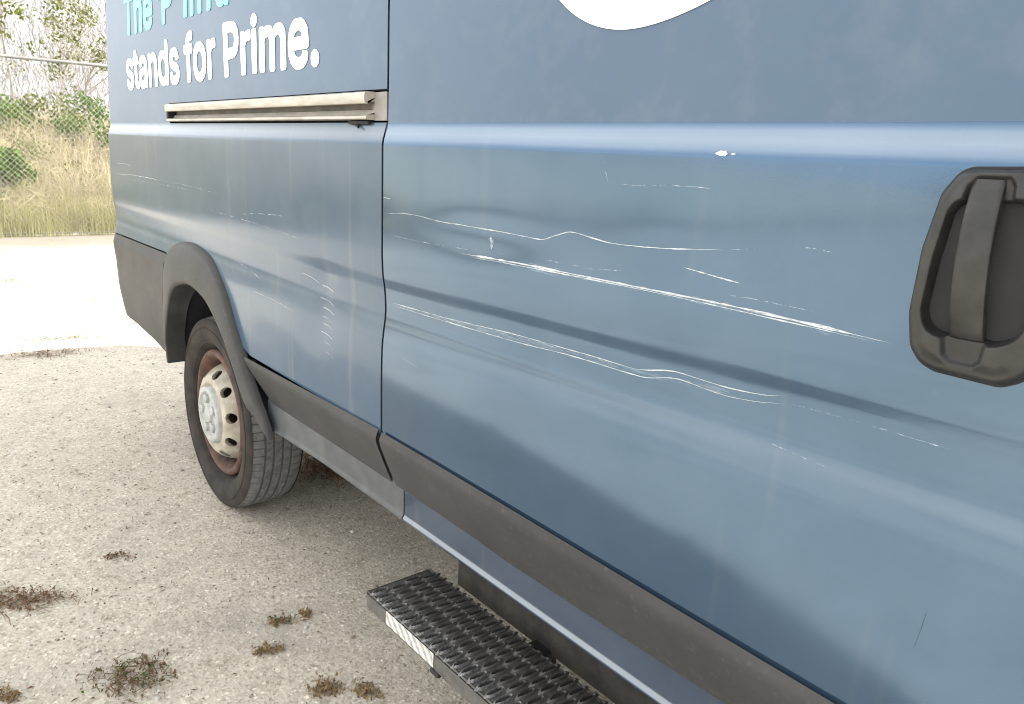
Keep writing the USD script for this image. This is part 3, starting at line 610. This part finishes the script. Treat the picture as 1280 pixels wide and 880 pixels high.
def hull_part(sel, cap0=False, cap1=False):
    F = []
    for i in range(n-1):
        for j in range(m):
            k = (j+1) % m
            if j == m-1: continue
            if -.62 < R[i, j, 0] < .75 and R[i, j, 1] < .3 and min(R[i, j, 2], R[i, k, 2]) < .93: continue
            if sel(R[i, j] + R[i+1, j] + R[i, k] + R[i+1, k]): F.append([i*m+j, (i+1)*m+j, (i+1)*m+k, i*m+k])
    V = R.reshape(-1, 3); T = [[f[0], f[1], f[2]] for f in F] + [[f[0], f[2], f[3]] for f in F]
    for cap, i in ((cap0, 0), (cap1, n-1)):
        if cap:
            c = len(V); V = np.vstack([V, R[i].mean(0)]); T += [[c, i*m+(j+1) % m, i*m+j] if i == 0 else [c, i*m+j, i*m+(j+1) % m] for j in range(m)]
    t = trimesh.Trimesh(V, np.array(T)[:, ::-1], process=False); t.remove_unreferenced_vertices(); return t
def is_glass(p):
    x, y, z = p/4
    scr = 3.3 < x < 4.1 and z > 1.38 and .12 < y < 1.93
    side = 2.85 < x < 3.75 and 1.36 < z < 1.98 and (y < .16 or y > 1.89)
    return scr or side
is_bump = lambda p: p[0]/4 > 4.45 and p[2]/4 < .66
obj('body_shell', hull_part(lambda p: not is_glass(p) and not is_bump(p), True, False), M['paint'], van, smooth=35)
obj('cab_glass', hull_part(is_glass), M['glass'], van, smooth=35)
obj('front_bumper', hull_part(is_bump, False, True), M['plastic'], van, smooth=35)
for y in (.26, 1.79): obj('headlight', rbox((4.76, y, .93), (.20, .26, .16), .05, 12), M['lamp'], van, smooth=40)
obj('grille', cat([rbox((4.93, 1.025, z), (.05, .9, .025), .006) for z in (.66, .71, .76)]), M['dark'], van)
for y, s in ((-.16, 1), (2.21, -1)):
    mr = obj('door_mirror', rbox((3.52, y, 1.62), (.12, .18, .36), .04, 12), M['plastic'], van, smooth=40)
    obj('mirror_glass', rbox((3.457, y, 1.62), (.006, .14, .31), .002), M['glass'], mr)
    obj('arm', tube([(3.52, y, 1.52), (3.54, y + s*.2, 1.44)], .03, 8), M['plastic'], mr)
for y in (.10, 1.95): obj('tail_light', rbox((-1.155, y, 1.25), (.03, .09, .42), .012), M['red'], van)
for y, nm in ((.56, 1), (1.49, 2)): obj('rear_door', rbox((-1.14, y, 1.55), (.03, .90, 1.55), .012), M['paint'], van)
obj('rear_bumper_bar', rbox((-1.12, 1.025, .64), (.14, 1.72, .22), .03, 10), M['plastic'], van, smooth=40)
obj('axle', tube([(0, .25, ZW), (0, 1.8, ZW)], .05, 10), M['under'], van)
obj('floor_pan', cat([bx((-.79, 1.03, .53), (.5, 1.84, .05)), bx((.10, 1.03, .53), (1.28, 1.2, .05)), bx((2.02, 1.03, .53), (2.56, 1.84, .05)), bx((4.05, 1.03, .53), (1.5, 1.2, .05))]), M['under'], van)
for y in (.42, 1.63): obj('leaf_spring', cat([tube([(-.65, y, .46), (-.3, y, .38), (0, y, .31), (.35, y, .38), (.7, y, .46)], .025, 6)]), M['under'], van)
obj('fuel_tank', rbox((1.6, 1.15, .37), (1.5, .8, .30), .05), M['under'], van, smooth=40)
obj('spare_wheel', cat([trimesh.creation.cylinder(.35, .2, sections=40).apply_translation((-.62, 1.1, .40))]), M['rubber'], van, smooth=40)
obj('differential', trimesh.creation.icosphere(2, .15).apply_translation((0, 1.03, ZW)), M['under'], van, smooth=True)
obj('exhaust', tube([(-1.0, 1.5, .36), (.6, 1.45, .38), (2.5, 1.2, .40), (3.6, 1.1, .40)], .04, 8), M['under'], van)
for jx in (XD0-.003, XD1+.01): obj('door_jamb', bx((jx, .047, 1.5), (.055, .03, 1.66)), M['dark'], van)
for jy in (.47, 1.58): obj('chassis_rail', bx((1.7, jy, .43), (5.4, .08, .16)), M['under'], van)
# front door skin ahead of the sliding door
fd = Polygon([(XD1+.006, .70), (3.60, .70), (3.60, 1.34), (XD1+.006, 1.34)])
front_door = panel('front_door', fd, M['paint'], van, ds=.08, dz=.03)
fdc = Polygon([(XD1+.006, .704), (3.60, .70), (3.60, .60), (XD1+.006, .592)])
panel('cladding', fdc, M['clad'], front_door, surf_clad, ds=.08, dz=.01, r=.005, depth=.03)

# ------------------------------------------------------------------ sliding door rail
rail = tag(UsdGeom.Xform.Define(stage, path_for('door_rail', van)).GetPrim())
yr = .0095
obj('recess', cat([bx((.57, yr+.028, 1.423), (1.50, .004, .072)), bx((.57, yr+.016, 1.4565), (1.50, .028, .003)), bx((.57, yr+.014, 1.3885), (1.50, .028, .003)), bx((-.178, yr+.014, 1.423), (.004, .028, .066))]), M['dark'], rail)
def rail_bar(pts, x0, x1, nx=40):
    xs = np.linspace(x0, x1, nx); V = [(x, y, z) for x in xs for y, z in pts]; k = len(pts)
    F = [[i*k+j, i*k+(j+1) % k, (i+1)*k+(j+1) % k, (i+1)*k+j] for i in range(nx-1) for j in range(k)]
    t = trimesh.Trimesh(*meshkit.arrays((np.array(V), np.array(F)))[:2], process=False)
    c = [[0, j+1, j] for j in range(1, k-1)]; c2 = [[(nx-1)*k, (nx-1)*k+j, (nx-1)*k+j+1] for j in range(1, k-1)]
    return trimesh.Trimesh(t.vertices, np.vstack([t.faces, c, c2])[:, ::-1], process=False)
obj('upper_lip', rail_bar([(.030, 1.4525), (-.010, 1.4525), (-.016, 1.450), (-.018, 1.446), (-.018, 1.432), (-.015, 1.428), (-.010, 1.427), (-.010, 1.432), (.030, 1.434)], -.160, 1.252), M['rail'], rail, smooth=40)
obj('channel', rail_bar([(.030, 1.434), (.018, 1.434), (.018, 1.414), (.030, 1.414)], -.150, 1.245), M['rail_bed'], rail)
obj('lower_lip', rail_bar([(.030, 1.416), (.012, 1.416), (.006, 1.406), (-.010, 1.405), (-.014, 1.402), (-.014, 1.3965), (-.010, 1.3945), (.030, 1.3945)], -.160, 1.252), M['rail'], rail, smooth=40)
obj('end_plate', cat([bx((1.279, .012, 1.4225), (.052, .012, .058)), bx((1.245, .020, 1.418), (.03, .012, .02))]), M['rail_end'], rail)
obj('end_stop', cat([rbox((-.160, .004, 1.424), (.02, .03, .056), .004)]), M['dark'], rail)
obj('clip', rbox((1.20, .004, 1.4555), (.05, .012, .003), .001), M['dark'], rail)
obj('cable_tie', tube([(1.165, .0, 1.392), (1.19, -.004, 1.384), (1.205, -.006, 1.379)], .0028, 6), M['dark'], rail)
obj('lower_seal', rbox((1.20, .004, 1.389), (.09, .02, .008), .003), M['dark'], rail)

# ------------------------------------------------------------------ lettering and emblem
def glyph(ch, h):
    t = meshkit.text_mesh(ch, h, .002); v, f = np.array(t.vertices), np.array(t.faces)
    low = (v[f][:, :, 2] < 1e-6).all(1); return shapely.union_all([Polygon(v[k][:, :2]) for k in f[low]])
def decal(name, g, material, parent, thick=.0009, S=surf):
    ms = []
    for p in getattr(g, 'geoms', [g]):
        ms.append(trimesh.creation.extrude_polygon(p.segmentize(.05), thick, engine='earcut'))
    t = cat(ms); v = np.array(t.vertices); w = S(v[:, 0], v[:, 1], 0.0) if S is surf else S(v[:, 0], v[:, 1])
    _, _, nn = frame(S, v[:, 0], v[:, 1]); w = w + nn*(v[:, 2:] + .0014)
    return obj(name, trimesh.Trimesh(w, t.faces, process=False), material, parent)
ADV = [0.0, 0.729, 1.171, 1.943, 2.743, 3.586, 4.314, 4.686, 5.186, 6.014, 6.529, 6.9, 7.771, 8.286, 8.629, 9.829, 10.629]
CAP, UNIT = .1365, .1562
for k, ch in enumerate('stands for Prime.'):
    if ch == ' ': continue
    g = affinity.scale(glyph(ch, CAP), UNIT/CAP, 1, origin=(0, 0)).buffer(.0072, quad_segs=3).simplify(.0008)
    decal('letter', affinity.translate(g, -.715 + ADV[k]*UNIT, 1.5255), M['white'], quarter_prim)
line1 = [('T', -.715), ('h', -.575), ('e', -.45), ('"', -.285), ('P', -.225), ('"', -.085), ('i', .010), ('n', .075), ('f', .222), ('u', .305)]
for ch, x in line1:
    g = affinity.scale(glyph(ch, CAP), UNIT/CAP, 1, origin=(0, 0)).buffer(.0072, quad_segs=3).simplify(.0008)
    decal('letter', affinity.translate(g, x, 1.7235), M['cyan'], quarter_prim)
t_ = np.linspace(0, 1, 13); OUT = np.array([(1.765, 1.66), (1.824, 1.572), (1.888, 1.533), (1.960, 1.516), (2.042, 1.521), (2.118, 1.540), (2.22, 1.59), (2.285, 1.68), (2.27, 1.80), (2.15, 1.93), (1.95, 1.95), (1.80, 1.86), (1.755, 1.75)])
pp = np.vstack([OUT, OUT[:1]]); tt = np.r_[0, np.cumsum(np.linalg.norm(np.diff(pp, axis=0), axis=1))]
from scipy.interpolate import CubicSpline
ring = Polygon(CubicSpline(tt, pp, bc_type='periodic')(np.linspace(0, tt[-1], 120)))
hole = affinity.scale(shapely.Point(2.0, 1.725).buffer(1, quad_segs=24), .165, .1705)
decal('emblem_ring', ring.difference(hole), M['white'], door_prim)

# ------------------------------------------------------------------ scratches and scuffs (paint gone to the metal)
def scratch(pts, w, parent, material, seed, rough=.5, name='scratch', n=90):
    w = w*(.40 if name == 'scratch' else 1)
    r = np.random.default_rng(seed); p = np.array(pts, float); t = np.r_[0, np.cumsum(np.linalg.norm(np.diff(p, axis=0), axis=1))]
    q = (PchipInterpolator(t, p) if len(p) > 2 else lambda u: p[0] + (p[1]-p[0])*(u/t[-1])[:, None])(np.linspace(0, t[-1], n))
    q[:, 1] += np.convolve(r.normal(size=n+8), np.ones(9)/9, 'valid')*.0012*rough
    e = np.gradient(q, axis=0); e /= np.linalg.norm(e, axis=1, keepdims=True); nv = np.stack([-e[:, 1], e[:, 0]], 1)
    ww = w*(.35 + .65*np.abs(np.convolve(r.normal(size=n+4), np.ones(5)/2.2, 'valid')))*np.minimum(1, np.minimum(np.arange(n), n-1-np.arange(n))/8.)
    ww = np.minimum(ww, w*1.6)
    a, b = q + nv*ww[:, None]/2, q - nv*ww[:, None]/2; P = np.empty((2*n, 2)); P[::2], P[1::2] = a, b
    V = surf(P[:, 0], P[:, 1]); _, _, N = frame(surf, P[:, 0], P[:, 1]); V = V + N*.0006
    return put(name, V, [[2*i, 2*i+1, 2*i+3, 2*i+2] for i in range(n-1)], N, material, parent)
D, Q, SC, SF = door_prim, quarter_prim, M['scratch'], M['scuff']
scratch([(1.322, 1.201), (1.433, 1.209), (1.547, 1.204), (1.696, 1.204), (1.825, 1.202), (1.86, 1.212), (1.90, 1.222), (1.94, 1.218), (1.987, 1.214), (2.064, 1.217), (2.184, 1.229)], .0035, D, SC, 1)
scratch([(2.184, 1.229), (2.24, 1.235)], .0016, D, SF, 2)
scratch([(1.594, 1.151), (1.829, 1.156), (2.041, 1.157), (2.182, 1.158), (2.299, 1.156), (2.416, 1.153)], .0062, D, SC, 3, .25)
scratch([(1.64, 1.148), (1.85, 1.153), (2.06, 1.1545), (2.25, 1.153), (2.40, 1.151)], .0030, D, SC, 4, .5)
scratch([(1.62, 1.150), (1.83, 1.154), (2.04, 1.155), (2.18, 1.156), (2.30, 1.154), (2.40, 1.152)], .022, D, M['haze_scuff'], 40, .2)
scratch([(1.45, 1.010), (1.7, 1.019), (2.0, 1.027), (2.25, 1.043)], .022, D, M['haze_scuff'], 42, .2)
scratch([(1.322, 1.161), (1.434, 1.158), (1.549, 1.159), (1.744, 1.167)], .0022, D, SF, 5)
scratch([(1.84, 1.170), (1.93, 1.170), (2.02, 1.178)], .0022, D, SF, 55)
scratch([(2.20, 1.171), (2.28, 1.172), (2.33, 1.17)], .0020, D, SF, 56)
scratch([(1.320, 1.010), (1.555, 1.016), (1.776, 1.027), (1.955, 1.031), (2.039, 1.032), (2.128, 1.047), (2.197, 1.046), (2.258, 1.05), (2.297, 1.059)], .0030, D, SC, 6)
scratch([(1.320, 1.005), (1.556, 1.009), (1.777, 1.014), (1.919, 1.021), (2.056, 1.023), (2.13, 1.037), (2.198, 1.034), (2.248, 1.038), (2.298, 1.049)], .0034, D, SC, 7)
scratch([(1.45, 1.012), (1.65, 1.018), (1.85, 1.026), (1.96, 1.026)], .0018, D, SF, 8)
scratch([(2.298, 1.049), (2.396, 1.052), (2.493, 1.051)], .0022, D, SF, 9)
scratch([(2.121, 1.197), (2.177, 1.192), (2.214, 1.189)], .0032, D, SC, 10, .2)
scratch([(1.956, 1.340), (1.963, 1.317), (1.969, 1.302)], .0022, D, SF, 11)
scratch([(1.969, 1.302), (2.024, 1.301), (2.10, 1.305), (2.16, 1.304)], .0022, D, SF, 12)
scratch([(2.139, 1.467), (2.18, 1.474)], .003, D, SF, 13)
scratch([(1.318, 1.235), (1.345, 1.235)], .003, D, SC, 14)
scratch([(1.40, .90), (1.46, .893)], .003, D, SF, 15); scratch([(2.28, .99), (2.36, .985)], .002, D, SF, 18)
scratch([(2.502, .865), (2.50, .84), (2.497, .815)], .0012, D, M['sill'], 21, .1)
scratch([(2.29, 1.245), (2.33, 1.243)], .002, D, SF, 22)
scratch([(2.154, 1.3485), (2.164, 1.3492), (2.174, 1.3485)], .006, D, M['white'], 23, 0, 'paint_chip', 24)
scratch([(2.178, 1.3485), (2.186, 1.3488)], .004, D, SC, 24, 0, 'paint_chip', 16)
scratch([(1.690, 1.196), (1.6935, 1.186), (1.694, 1.170)], .008, D, SF, 25, 0, 'water_mark', 30)
# quarter panel
for k, (x0, z0, x1, z1, w, s_) in enumerate([(-.92, 1.225, -.70, 1.222, .003, 0), (-.92, 1.180, -.33, 1.186, .0045, 0), (-.33, 1.186, .30, 1.176, .0035, 1), (-.80, 1.165, .1, 1.170, .004, 1),
                                           (.88, 1.010, .98, .996, .004, 0), (.99, .995, 1.06, .985, .006, 0), (.96, .985, 1.07, .965, .005, 0), (.98, .962, 1.065, .952, .004, 0), (1.0, .94, 1.07, .930, .005, 0),
                                           (1.0, .918, 1.07, .908, .005, 0), (1.01, .90, 1.065, .892, .004, 0), (1.0, .878, 1.07, .868, .005, 0), (1.02, .855, 1.07, .845, .006, 1), (1.03, .83, 1.075, .82, .006, 1),
                                           (.90, 1.03, 1.02, 1.028, .004, 1), (.40, .98, .62, .95, .006, 1), (.55, .91, .85, .90, .006, 1), (.2, 1.12, .9, 1.10, .004, 1), (.5, 1.13, .8, 1.15, .005, 1)]):
    scratch([(x0, z0), ((x0+x1)/2, (z0+z1)/2 + .004), (x1, z1)], w*.8, Q, SF if s_ or k % 3 == 0 and k > 4 else SC, 100+k, .5)

# ------------------------------------------------------------------ door handle
hx, hz = 2.4905, 1.240
HSC = lambda p: affinity.translate(affinity.scale(p, .965, .975, origin=(2.4905, 1.24)), .002, 0)
HOUT = Polygon([(2.457, 1.343), (2.441, 1.318), (2.431, 1.26), (2.429, 1.19), (2.436, 1.155), (2.447, 1.141), (2.462, 1.135), (2.527, 1.1335), (2.548, 1.145), (2.556, 1.18), (2.561, 1.26), (2.556, 1.318), (2.545, 1.338), (2.525, 1.345)]).buffer(-.022, quad_segs=16).buffer(.024, quad_segs=16); HOUT = HSC(HOUT)
def sdist(poly, x, z):
    pts = shapely.points(np.ravel(x), np.ravel(z)); d = shapely.distance(pts, poly.exterior); ins = shapely.contains(poly, pts)
    return np.where(ins, d, -d).reshape(np.shape(x))
HREC = Polygon([(2.458, 1.306), (2.451, 1.25), (2.448, 1.20), (2.453, 1.183), (2.466, 1.177), (2.520, 1.177), (2.537, 1.187), (2.542, 1.21), (2.541, 1.26), (2.535, 1.306), (2.520, 1.312), (2.472, 1.312)]).buffer(-.020, quad_segs=16).buffer(.0215, quad_segs=16)
HTAB = Polygon([(2.468, 1.186), (2.474, 1.156), (2.481, 1.149), (2.503, 1.149), (2.510, 1.156), (2.513, 1.186)])
HTOP = Polygon([(2.466, 1.30), (2.468, 1.326), (2.476, 1.336), (2.505, 1.336), (2.511, 1.328), (2.513, 1.30)])
def handle_shell():
    nx, nz = 90, 130
    x0, z0, x1, z1 = HOUT.bounds; gx, gz = np.linspace(x0-.001, x1+.001, nx), np.linspace(z0-.001, z1+.001, nz)
    X, Zz = np.meshgrid(gx, gz, indexing='ij'); d = sdist(HOUT, X, Zz)
    # pull the outside grid points on to the outline
    from shapely.ops import nearest_points
    out = d < 0
    for i, j in zip(*np.nonzero(out)):
        if d[i, j] > -.006:
            q = nearest_points(HOUT.exterior, shapely.Point(X[i, j], Zz[i, j]))[0]; X[i, j], Zz[i, j] = q.x, q.y
    dd = np.maximum(d, 0)
    h = .004 + .013*np.sqrt(np.clip(1-(1-np.clip(dd/.008, 0, 1))**2, 0, 1)) + .004*sstep(.008, .022, dd)
    rec = sdist(HREC, X, Zz); lip = sstep(-.0035, .006, rec)
    hh = h*(1-lip) + (-.004 - .022*sstep(.0, .018, rec))*lip
    tab = sstep(-.003, .004, sdist(HTAB, X, Zz)); hh = hh*(1-tab) + np.minimum(hh, .0125)*tab
    tp = sstep(-.002, .003, sdist(HTOP, X, Zz)); hh = hh*(1-tp) + np.minimum(hh, .012)*tp
    P = surf(X, Zz); P[..., 1] -= hh
    keep = d > -.006; F = []
    for i in range(nx-1):
        for j in range(nz-1):
            if d[i, j] > -.0035 and d[i+1, j] > -.0035 and d[i, j+1] > -.0035 and d[i+1, j+1] > -.0035: F.append([i*nz+j, (i+1)*nz+j, (i+1)*nz+j+1, i*nz+j+1])
    return P.reshape(-1, 3), np.array(F)
v, f = handle_shell(); t = trimesh.Trimesh(*meshkit.arrays((v, f))[:2], process=False); t.remove_unreferenced_vertices()
obj('handle_housing', t, M['handle'], door_prim, smooth=True)
# dark gasket round the housing
gk = HOUT.buffer(.0022); decal('handle_gasket', gk, M['dark'], door_prim, thick=.003)
def grip():
    zs = np.linspace(1.176, 1.333, 40); V = []
    for z in zs:
        u = (z-1.176)/(1.333-1.176); xc = 2.492 - .006*u + .0*u; w = .0165 - .0015*u
        bow = .016 + .016*math.sin(math.pi*min(u*1.02, 1))**.7
        for a in np.linspace(0, 2*np.pi, 20, endpoint=False):
            ca, sa = math.cos(a), math.sin(a); q = 4.0
            rr = (abs(ca)**q + abs(sa)**q)**(-1/q)
            V.append((xc + w*rr*ca, -bow - .0075*rr*sa + .0, z))
    k = 20; F = [[i*k+j, i*k+(j+1) % k, (i+1)*k+(j+1) % k, (i+1)*k+j] for i in range(len(zs)-1) for j in range(k)]
    t = trimesh.Trimesh(*meshkit.arrays((np.array(V), np.array(F)))[:2], process=False)
    caps = []
    for base in (0, (len(zs)-1)*k):
        caps += [[base, base+j+1, base+j] if base == 0 else [base, base+j, base+j+1] for j in range(1, k-1)]
    t = trimesh.Trimesh(t.vertices, np.vstack([t.faces, caps]), process=False); t.fix_normals(); return t
obj('handle_grip', grip(), M['handle'], door_prim, smooth=50)

# ------------------------------------------------------------------ side step
step = tag(UsdGeom.Xform.Define(stage, path_for('side_step', van)).GetPrim())
SX0, SX1, SY0, SY1, SZ = 1.392, 2.62, -.092, .082, .362
def channel():
    a = rbox(((SX0+SX1)/2, (SY0+SY1)/2, SZ-.003), (SX1-SX0, SY1-SY0, .006), .002)
    b = rbox(((SX0+SX1)/2, SY0+.0035, SZ-.020), (SX1-SX0, .007, .042), .003)
    c = rbox(((SX0+SX1)/2, SY1-.0035, SZ-.020), (SX1-SX0, .007, .042), .003)
    e = rbox((SX0+.004, (SY0+SY1)/2, SZ-.018), (.008, SY1-SY0-.004, .036), .003)
    return cat([a, b, c, e])
obj('tread_plate', channel(), M['step'], step, smooth=40)
def tooth(w, l, h, cx, cy, rng_):
    """One raised oval grip: a lens-shaped opening with a serrated, turned-up rim."""
    n = 22; V, F = [], []
    for k in range(n):
        t = 2*np.pi*k/n; ca, sa = math.cos(t), math.sin(t)
        ser = 1 + .16*(k % 2)*(abs(ca) < .92)
        for rr, zz in ((1.42, .0), (1.2, h*.6*ser), (1.05, h*ser), (.95, h*.9*ser), (.86, 0.0)):
            V.append((cx + l*rr*sa*.5, cy + w*rr*ca*.5, SZ + zz*(.6 + .4*abs(sa)**.5)))
    for k in range(n):
        for j in range(4): F.append([k*5+j, ((k+1) % n)*5+j, ((k+1) % n)*5+j+1, k*5+j+1])
    return np.array(V), np.array(F)
def slot(w, l, cx, cy):
    n = 14; V = [(cx, cy, SZ+.0006)] + [(cx + l*.41*math.sin(2*np.pi*k/n), cy + w*.41*math.cos(2*np.pi*k/n), SZ+.0006) for k in range(n)]
    return np.array(V), np.array([[0, 1+(k+1) % n, 1+k] for k in range(n)])
def tm(x): return trimesh.Trimesh(*meshkit.arrays(x)[:2], process=False)
rows = [(-.066, 0.), (-.022, .5), (.022, .0), (.060, .5)]
pitch = .0262; count = 0
for i in range(int((SX1-SX0-.03)/pitch)):
    for cy, ph in rows:
        cx = SX0 + .022 + (i+ph*.9)*pitch
        if cx > SX1-.02: continue
        g = obj('grip_tooth', tm(tooth(.040, .0125, .0055*rng.uniform(.8, 1.15), cx, cy + rng.normal()*.0006, rng)), M['worn' if cy < -.05 else 'step'], step, smooth=50); count += 1
        obj('slot', tm(slot(.041, .0134, cx, cy)), M['dark'], g)
tape = obj('reflective_strip', rbox((1.575, SY0-.0012, SZ-.0185), (.185, .0012, .032), .0005), M['reflect'], step)
for x in (1.75, 2.35):
    obj('bracket', rbox((x, .05, SZ-.05), (.05, .20, .05), .006), M['dark'], step)
    obj('hanger', rbox((x, .16, SZ+.04), (.05, .02, .18), .004), M['dark'], step)
obj('mounting_rail', rbox((2.06, .135, .43), (1.24, .012, .21), .003), M['under'], step)
obj('end_cap', rbox((1.672, SY0+.006, SZ-.044), (.03, .02, .012), .004), M['dark'], step)

# ================================================================== small things on the ground
def weed(name, label, cx, cy, length, width, ang, n, seed, mats=('brown',), h=.03, group=None, cat_='weed'):
    r = np.random.default_rng(seed); V, F = [], []
    ca, sa = math.cos(ang), math.sin(ang); 
    for k in range(n):
        u, v_ = r.normal()*.27, r.normal()*.27
        p = np.array([u*length, v_*width*(1-.5*min(abs(u), 1)), 0.]); b = r.normal()*.9 + (0 if r.random() < .7 else 1.5)
        L = length*r.uniform(.06, .22); d = np.array([math.cos(b), math.sin(b), 0]); s = np.array([-d[1], d[0], 0])*r.uniform(.0008, .0022); hh = .75*h*r.uniform(.1, 1)
        o = len(V)
        for q in range(4):
            t = q/3; c = p + d*L*t + np.array([0, 0, .002 + hh*math.sin(math.pi*min(.15+t*.8, 1))]) + np.array([0, 0, 0]) + r.normal(size=3)*[.003, .003, .001]
            c[2] = max(c[2], .001); V += [c-s*(1-.6*t), c+s*(1-.6*t)]
        for q in range(3): F.append([o+2*q, o+2*q+1, o+2*q+3, o+2*q+2])
        if r.random() < .8:
            for q in range(3):
                c = np.array(V[o+2*r.integers(0, 4)]) + r.normal(size=3)*.004; c[2] = abs(c[2]) + .001; a = r.normal(size=3); a /= np.linalg.norm(a); bb = np.cross(a, r.normal(size=3)); bb /= np.linalg.norm(bb); e = r.uniform(.003, .007)
                o2 = len(V); V += [c-a*e, c-bb*e*.5, c+a*e, c+bb*e*.5]; F.append([o2, o2+1, o2+2, o2+3])
    V = np.array(V); W = V.copy(); W[:, 0], W[:, 1] = ca*V[:, 0]-sa*V[:, 1], sa*V[:, 0]+ca*V[:, 1]
    F = np.array(F)
    if len(mats) == 1:
        x = UsdGeom.Xform.Define(stage, path_for(name)); x.AddTranslateOp().Set(Gf.Vec3d(cx, cy, 0)); tag(x.GetPrim(), label, cat_, group)
        tag(obj('stalks', (W, F), M[mats[0]], x.GetPrim()), kind='stuff')
    else:
        x = UsdGeom.Xform.Define(stage, path_for(name)); x.AddTranslateOp().Set(Gf.Vec3d(cx, cy, 0)); tag(x.GetPrim(), label, cat_, group)
        k = r.random(len(F)) < .80
        tag(obj('stalks', (W, F[k]), M[mats[0]], x.GetPrim()), kind='stuff'); tag(obj('tufts', (W, F[~k]), M[mats[1]], x.GetPrim()), kind='stuff')
    return x
weed('dried_weed', 'long dark brown dried weed at the left edge of the gravel', .33, -.68, .30, .12, 1.0, 170, 1, ('brown', 'tan'), .028)
weed('dried_weed', 'brown and green dried weed clump at the lower left of the gravel', .89, -.49, .19, .15, .9, 150, 2, ('brown', 'weedgreen'), .03)
weed('dried_weed', 'small dark dry twig on the gravel left of the tyre', .23, -.375, .10, .05, .9, 34, 3, ('brown',), .010)
weed('dried_weed', 'small orange brown dry sprig on the gravel midway to the step', .985, -.175, .09, .04, 1.2, 50, 4, ('tan', 'brown'), .02)
weed('dried_weed', 'pale tan dry tuft left of the step end', .88, -.09, .07, .035, 1.0, 40, 5, ('tan', 'weedgreen'), .018)
weed('dried_weed', 'tiny tan dry tuft nearest the step end', .886, -.018, .05, .035, 1.0, 34, 6, ('tan',), .018)
weed('dried_weed', 'round orange dry tuft at the bottom edge below the step end', 1.215, -.112, .085, .06, .7, 80, 7, ('tan', 'brown'), .028)
weed('dried_weed', 'grey tan dry tuft at the bottom edge close beside the step', 1.288, -.03, .07, .05, .6, 55, 8, ('tan',), .026)
weed('dried_weed', 'orange tuft cut by the bottom left corner of the picture', .79, -.745, .07, .05, .6, 50, 9, ('tan', 'brown'), .02)
weed('dried_weed', 'long flat dry weed on the white sunlit gravel near the shadow edge', -2.62, -.12, .55, .16, 1.35, 120, 10, ('brown', 'tan'), .03)
weed('dried_weed', 'dark dry weed on the sunlit gravel just beyond the shadow edge', -3.0, .03, .5, .12, 1.4, 90, 11, ('brown', 'tan'), .035)
weed('dried_weed', 'brown dry tuft on the sunlit gravel far from the van', -5.5, .05, .4, .25, 1.4, 90, 12, ('tan', 'brown'), .05)
weed('dried_weed', 'thin dark twig on the bright gravel halfway to the fence', -4.3, .45, .5, .2, 1.2, 40, 13, ('brown',), .03)
weed('leaf_litter', 'pile of dark red brown leaves under the van behind the rear tyre', -.06, .52, .42, .30, .3, 420, 14, ('brown', 'tan'), .06, cat_='leaf litter')
# pebbles
def pebble(seed):
    r = np.random.default_rng(seed); m_ = trimesh.creation.icosphere(0); v = np.array(m_.vertices)*(1 + .35*(r.random((12, 1))-.5))*[1, .8, .55]; return trimesh.Trimesh(v, m_.faces, process=False)
r = np.random.default_rng(5); N1, N2 = 9000, 5000
pos = np.vstack([np.stack([r.uniform(-1.2, 1.7, N1), r.uniform(-.85, .9, N1), np.zeros(N1)], -1), np.stack([r.uniform(-5, -1.2, N2), r.uniform(-2.2, 2.0, N2), np.zeros(N2)], -1)])
sc = .0013 + .0030*r.random(len(pos))**3.0 + .0045*(r.random(len(pos)) < .012); sc = np.where(np.arange(len(pos)) >= N1, sc*1.7, sc); pos[:, 2] = sc*.15
pm = [simple(f'pebble_{c}', a, b, 60, .85) for c, a, b in (('grey', (.17, .165, .15), (.27, .26, .24)), ('pale', (.33, .32, .29), (.46, .45, .42)), ('white', (.55, .55, .53), (.68, .68, .66)), ('dark', (.06, .055, .05), (.12, .11, .10)))]
instancer('loose_pebbles', [(pebble(k), pm[k]) for k in range(4)], pos, r.choice(4, len(pos), p=[.36, .46, .12, .06]), r.uniform(0, 6.28, len(pos)), sc, label='fine loose pebbles and shell chips lying over the gravel', category='pebbles')

def litter(n, seed):
    r = np.random.default_rng(seed); V, F = [], []
    for k in range(n):
        p = np.array([r.uniform(-1.2, 1.6), r.uniform(-.85, .5), .0015]); a = r.uniform(0, 6.28); L = r.uniform(.004, .022)*(1 if r.random() < .85 else 2.2); d = np.array([math.cos(a), math.sin(a), 0])*L; s_ = np.array([-math.sin(a), math.cos(a), 0])*r.uniform(.0006, .0022); o = len(V)
        m = p + d*.5 + np.array([0, 0, r.uniform(.001, .004)]) + s_*r.normal()
        V += [p, m - s_, p + d, m + s_]; F.append([o, o+1, o+2, o+3])
    return np.array(V), np.array(F)
tag(obj('dry_litter', litter(420, 77), M['brown']), 'tiny bits of dry twig and leaf scattered over the gravel', 'litter', kind='stuff')
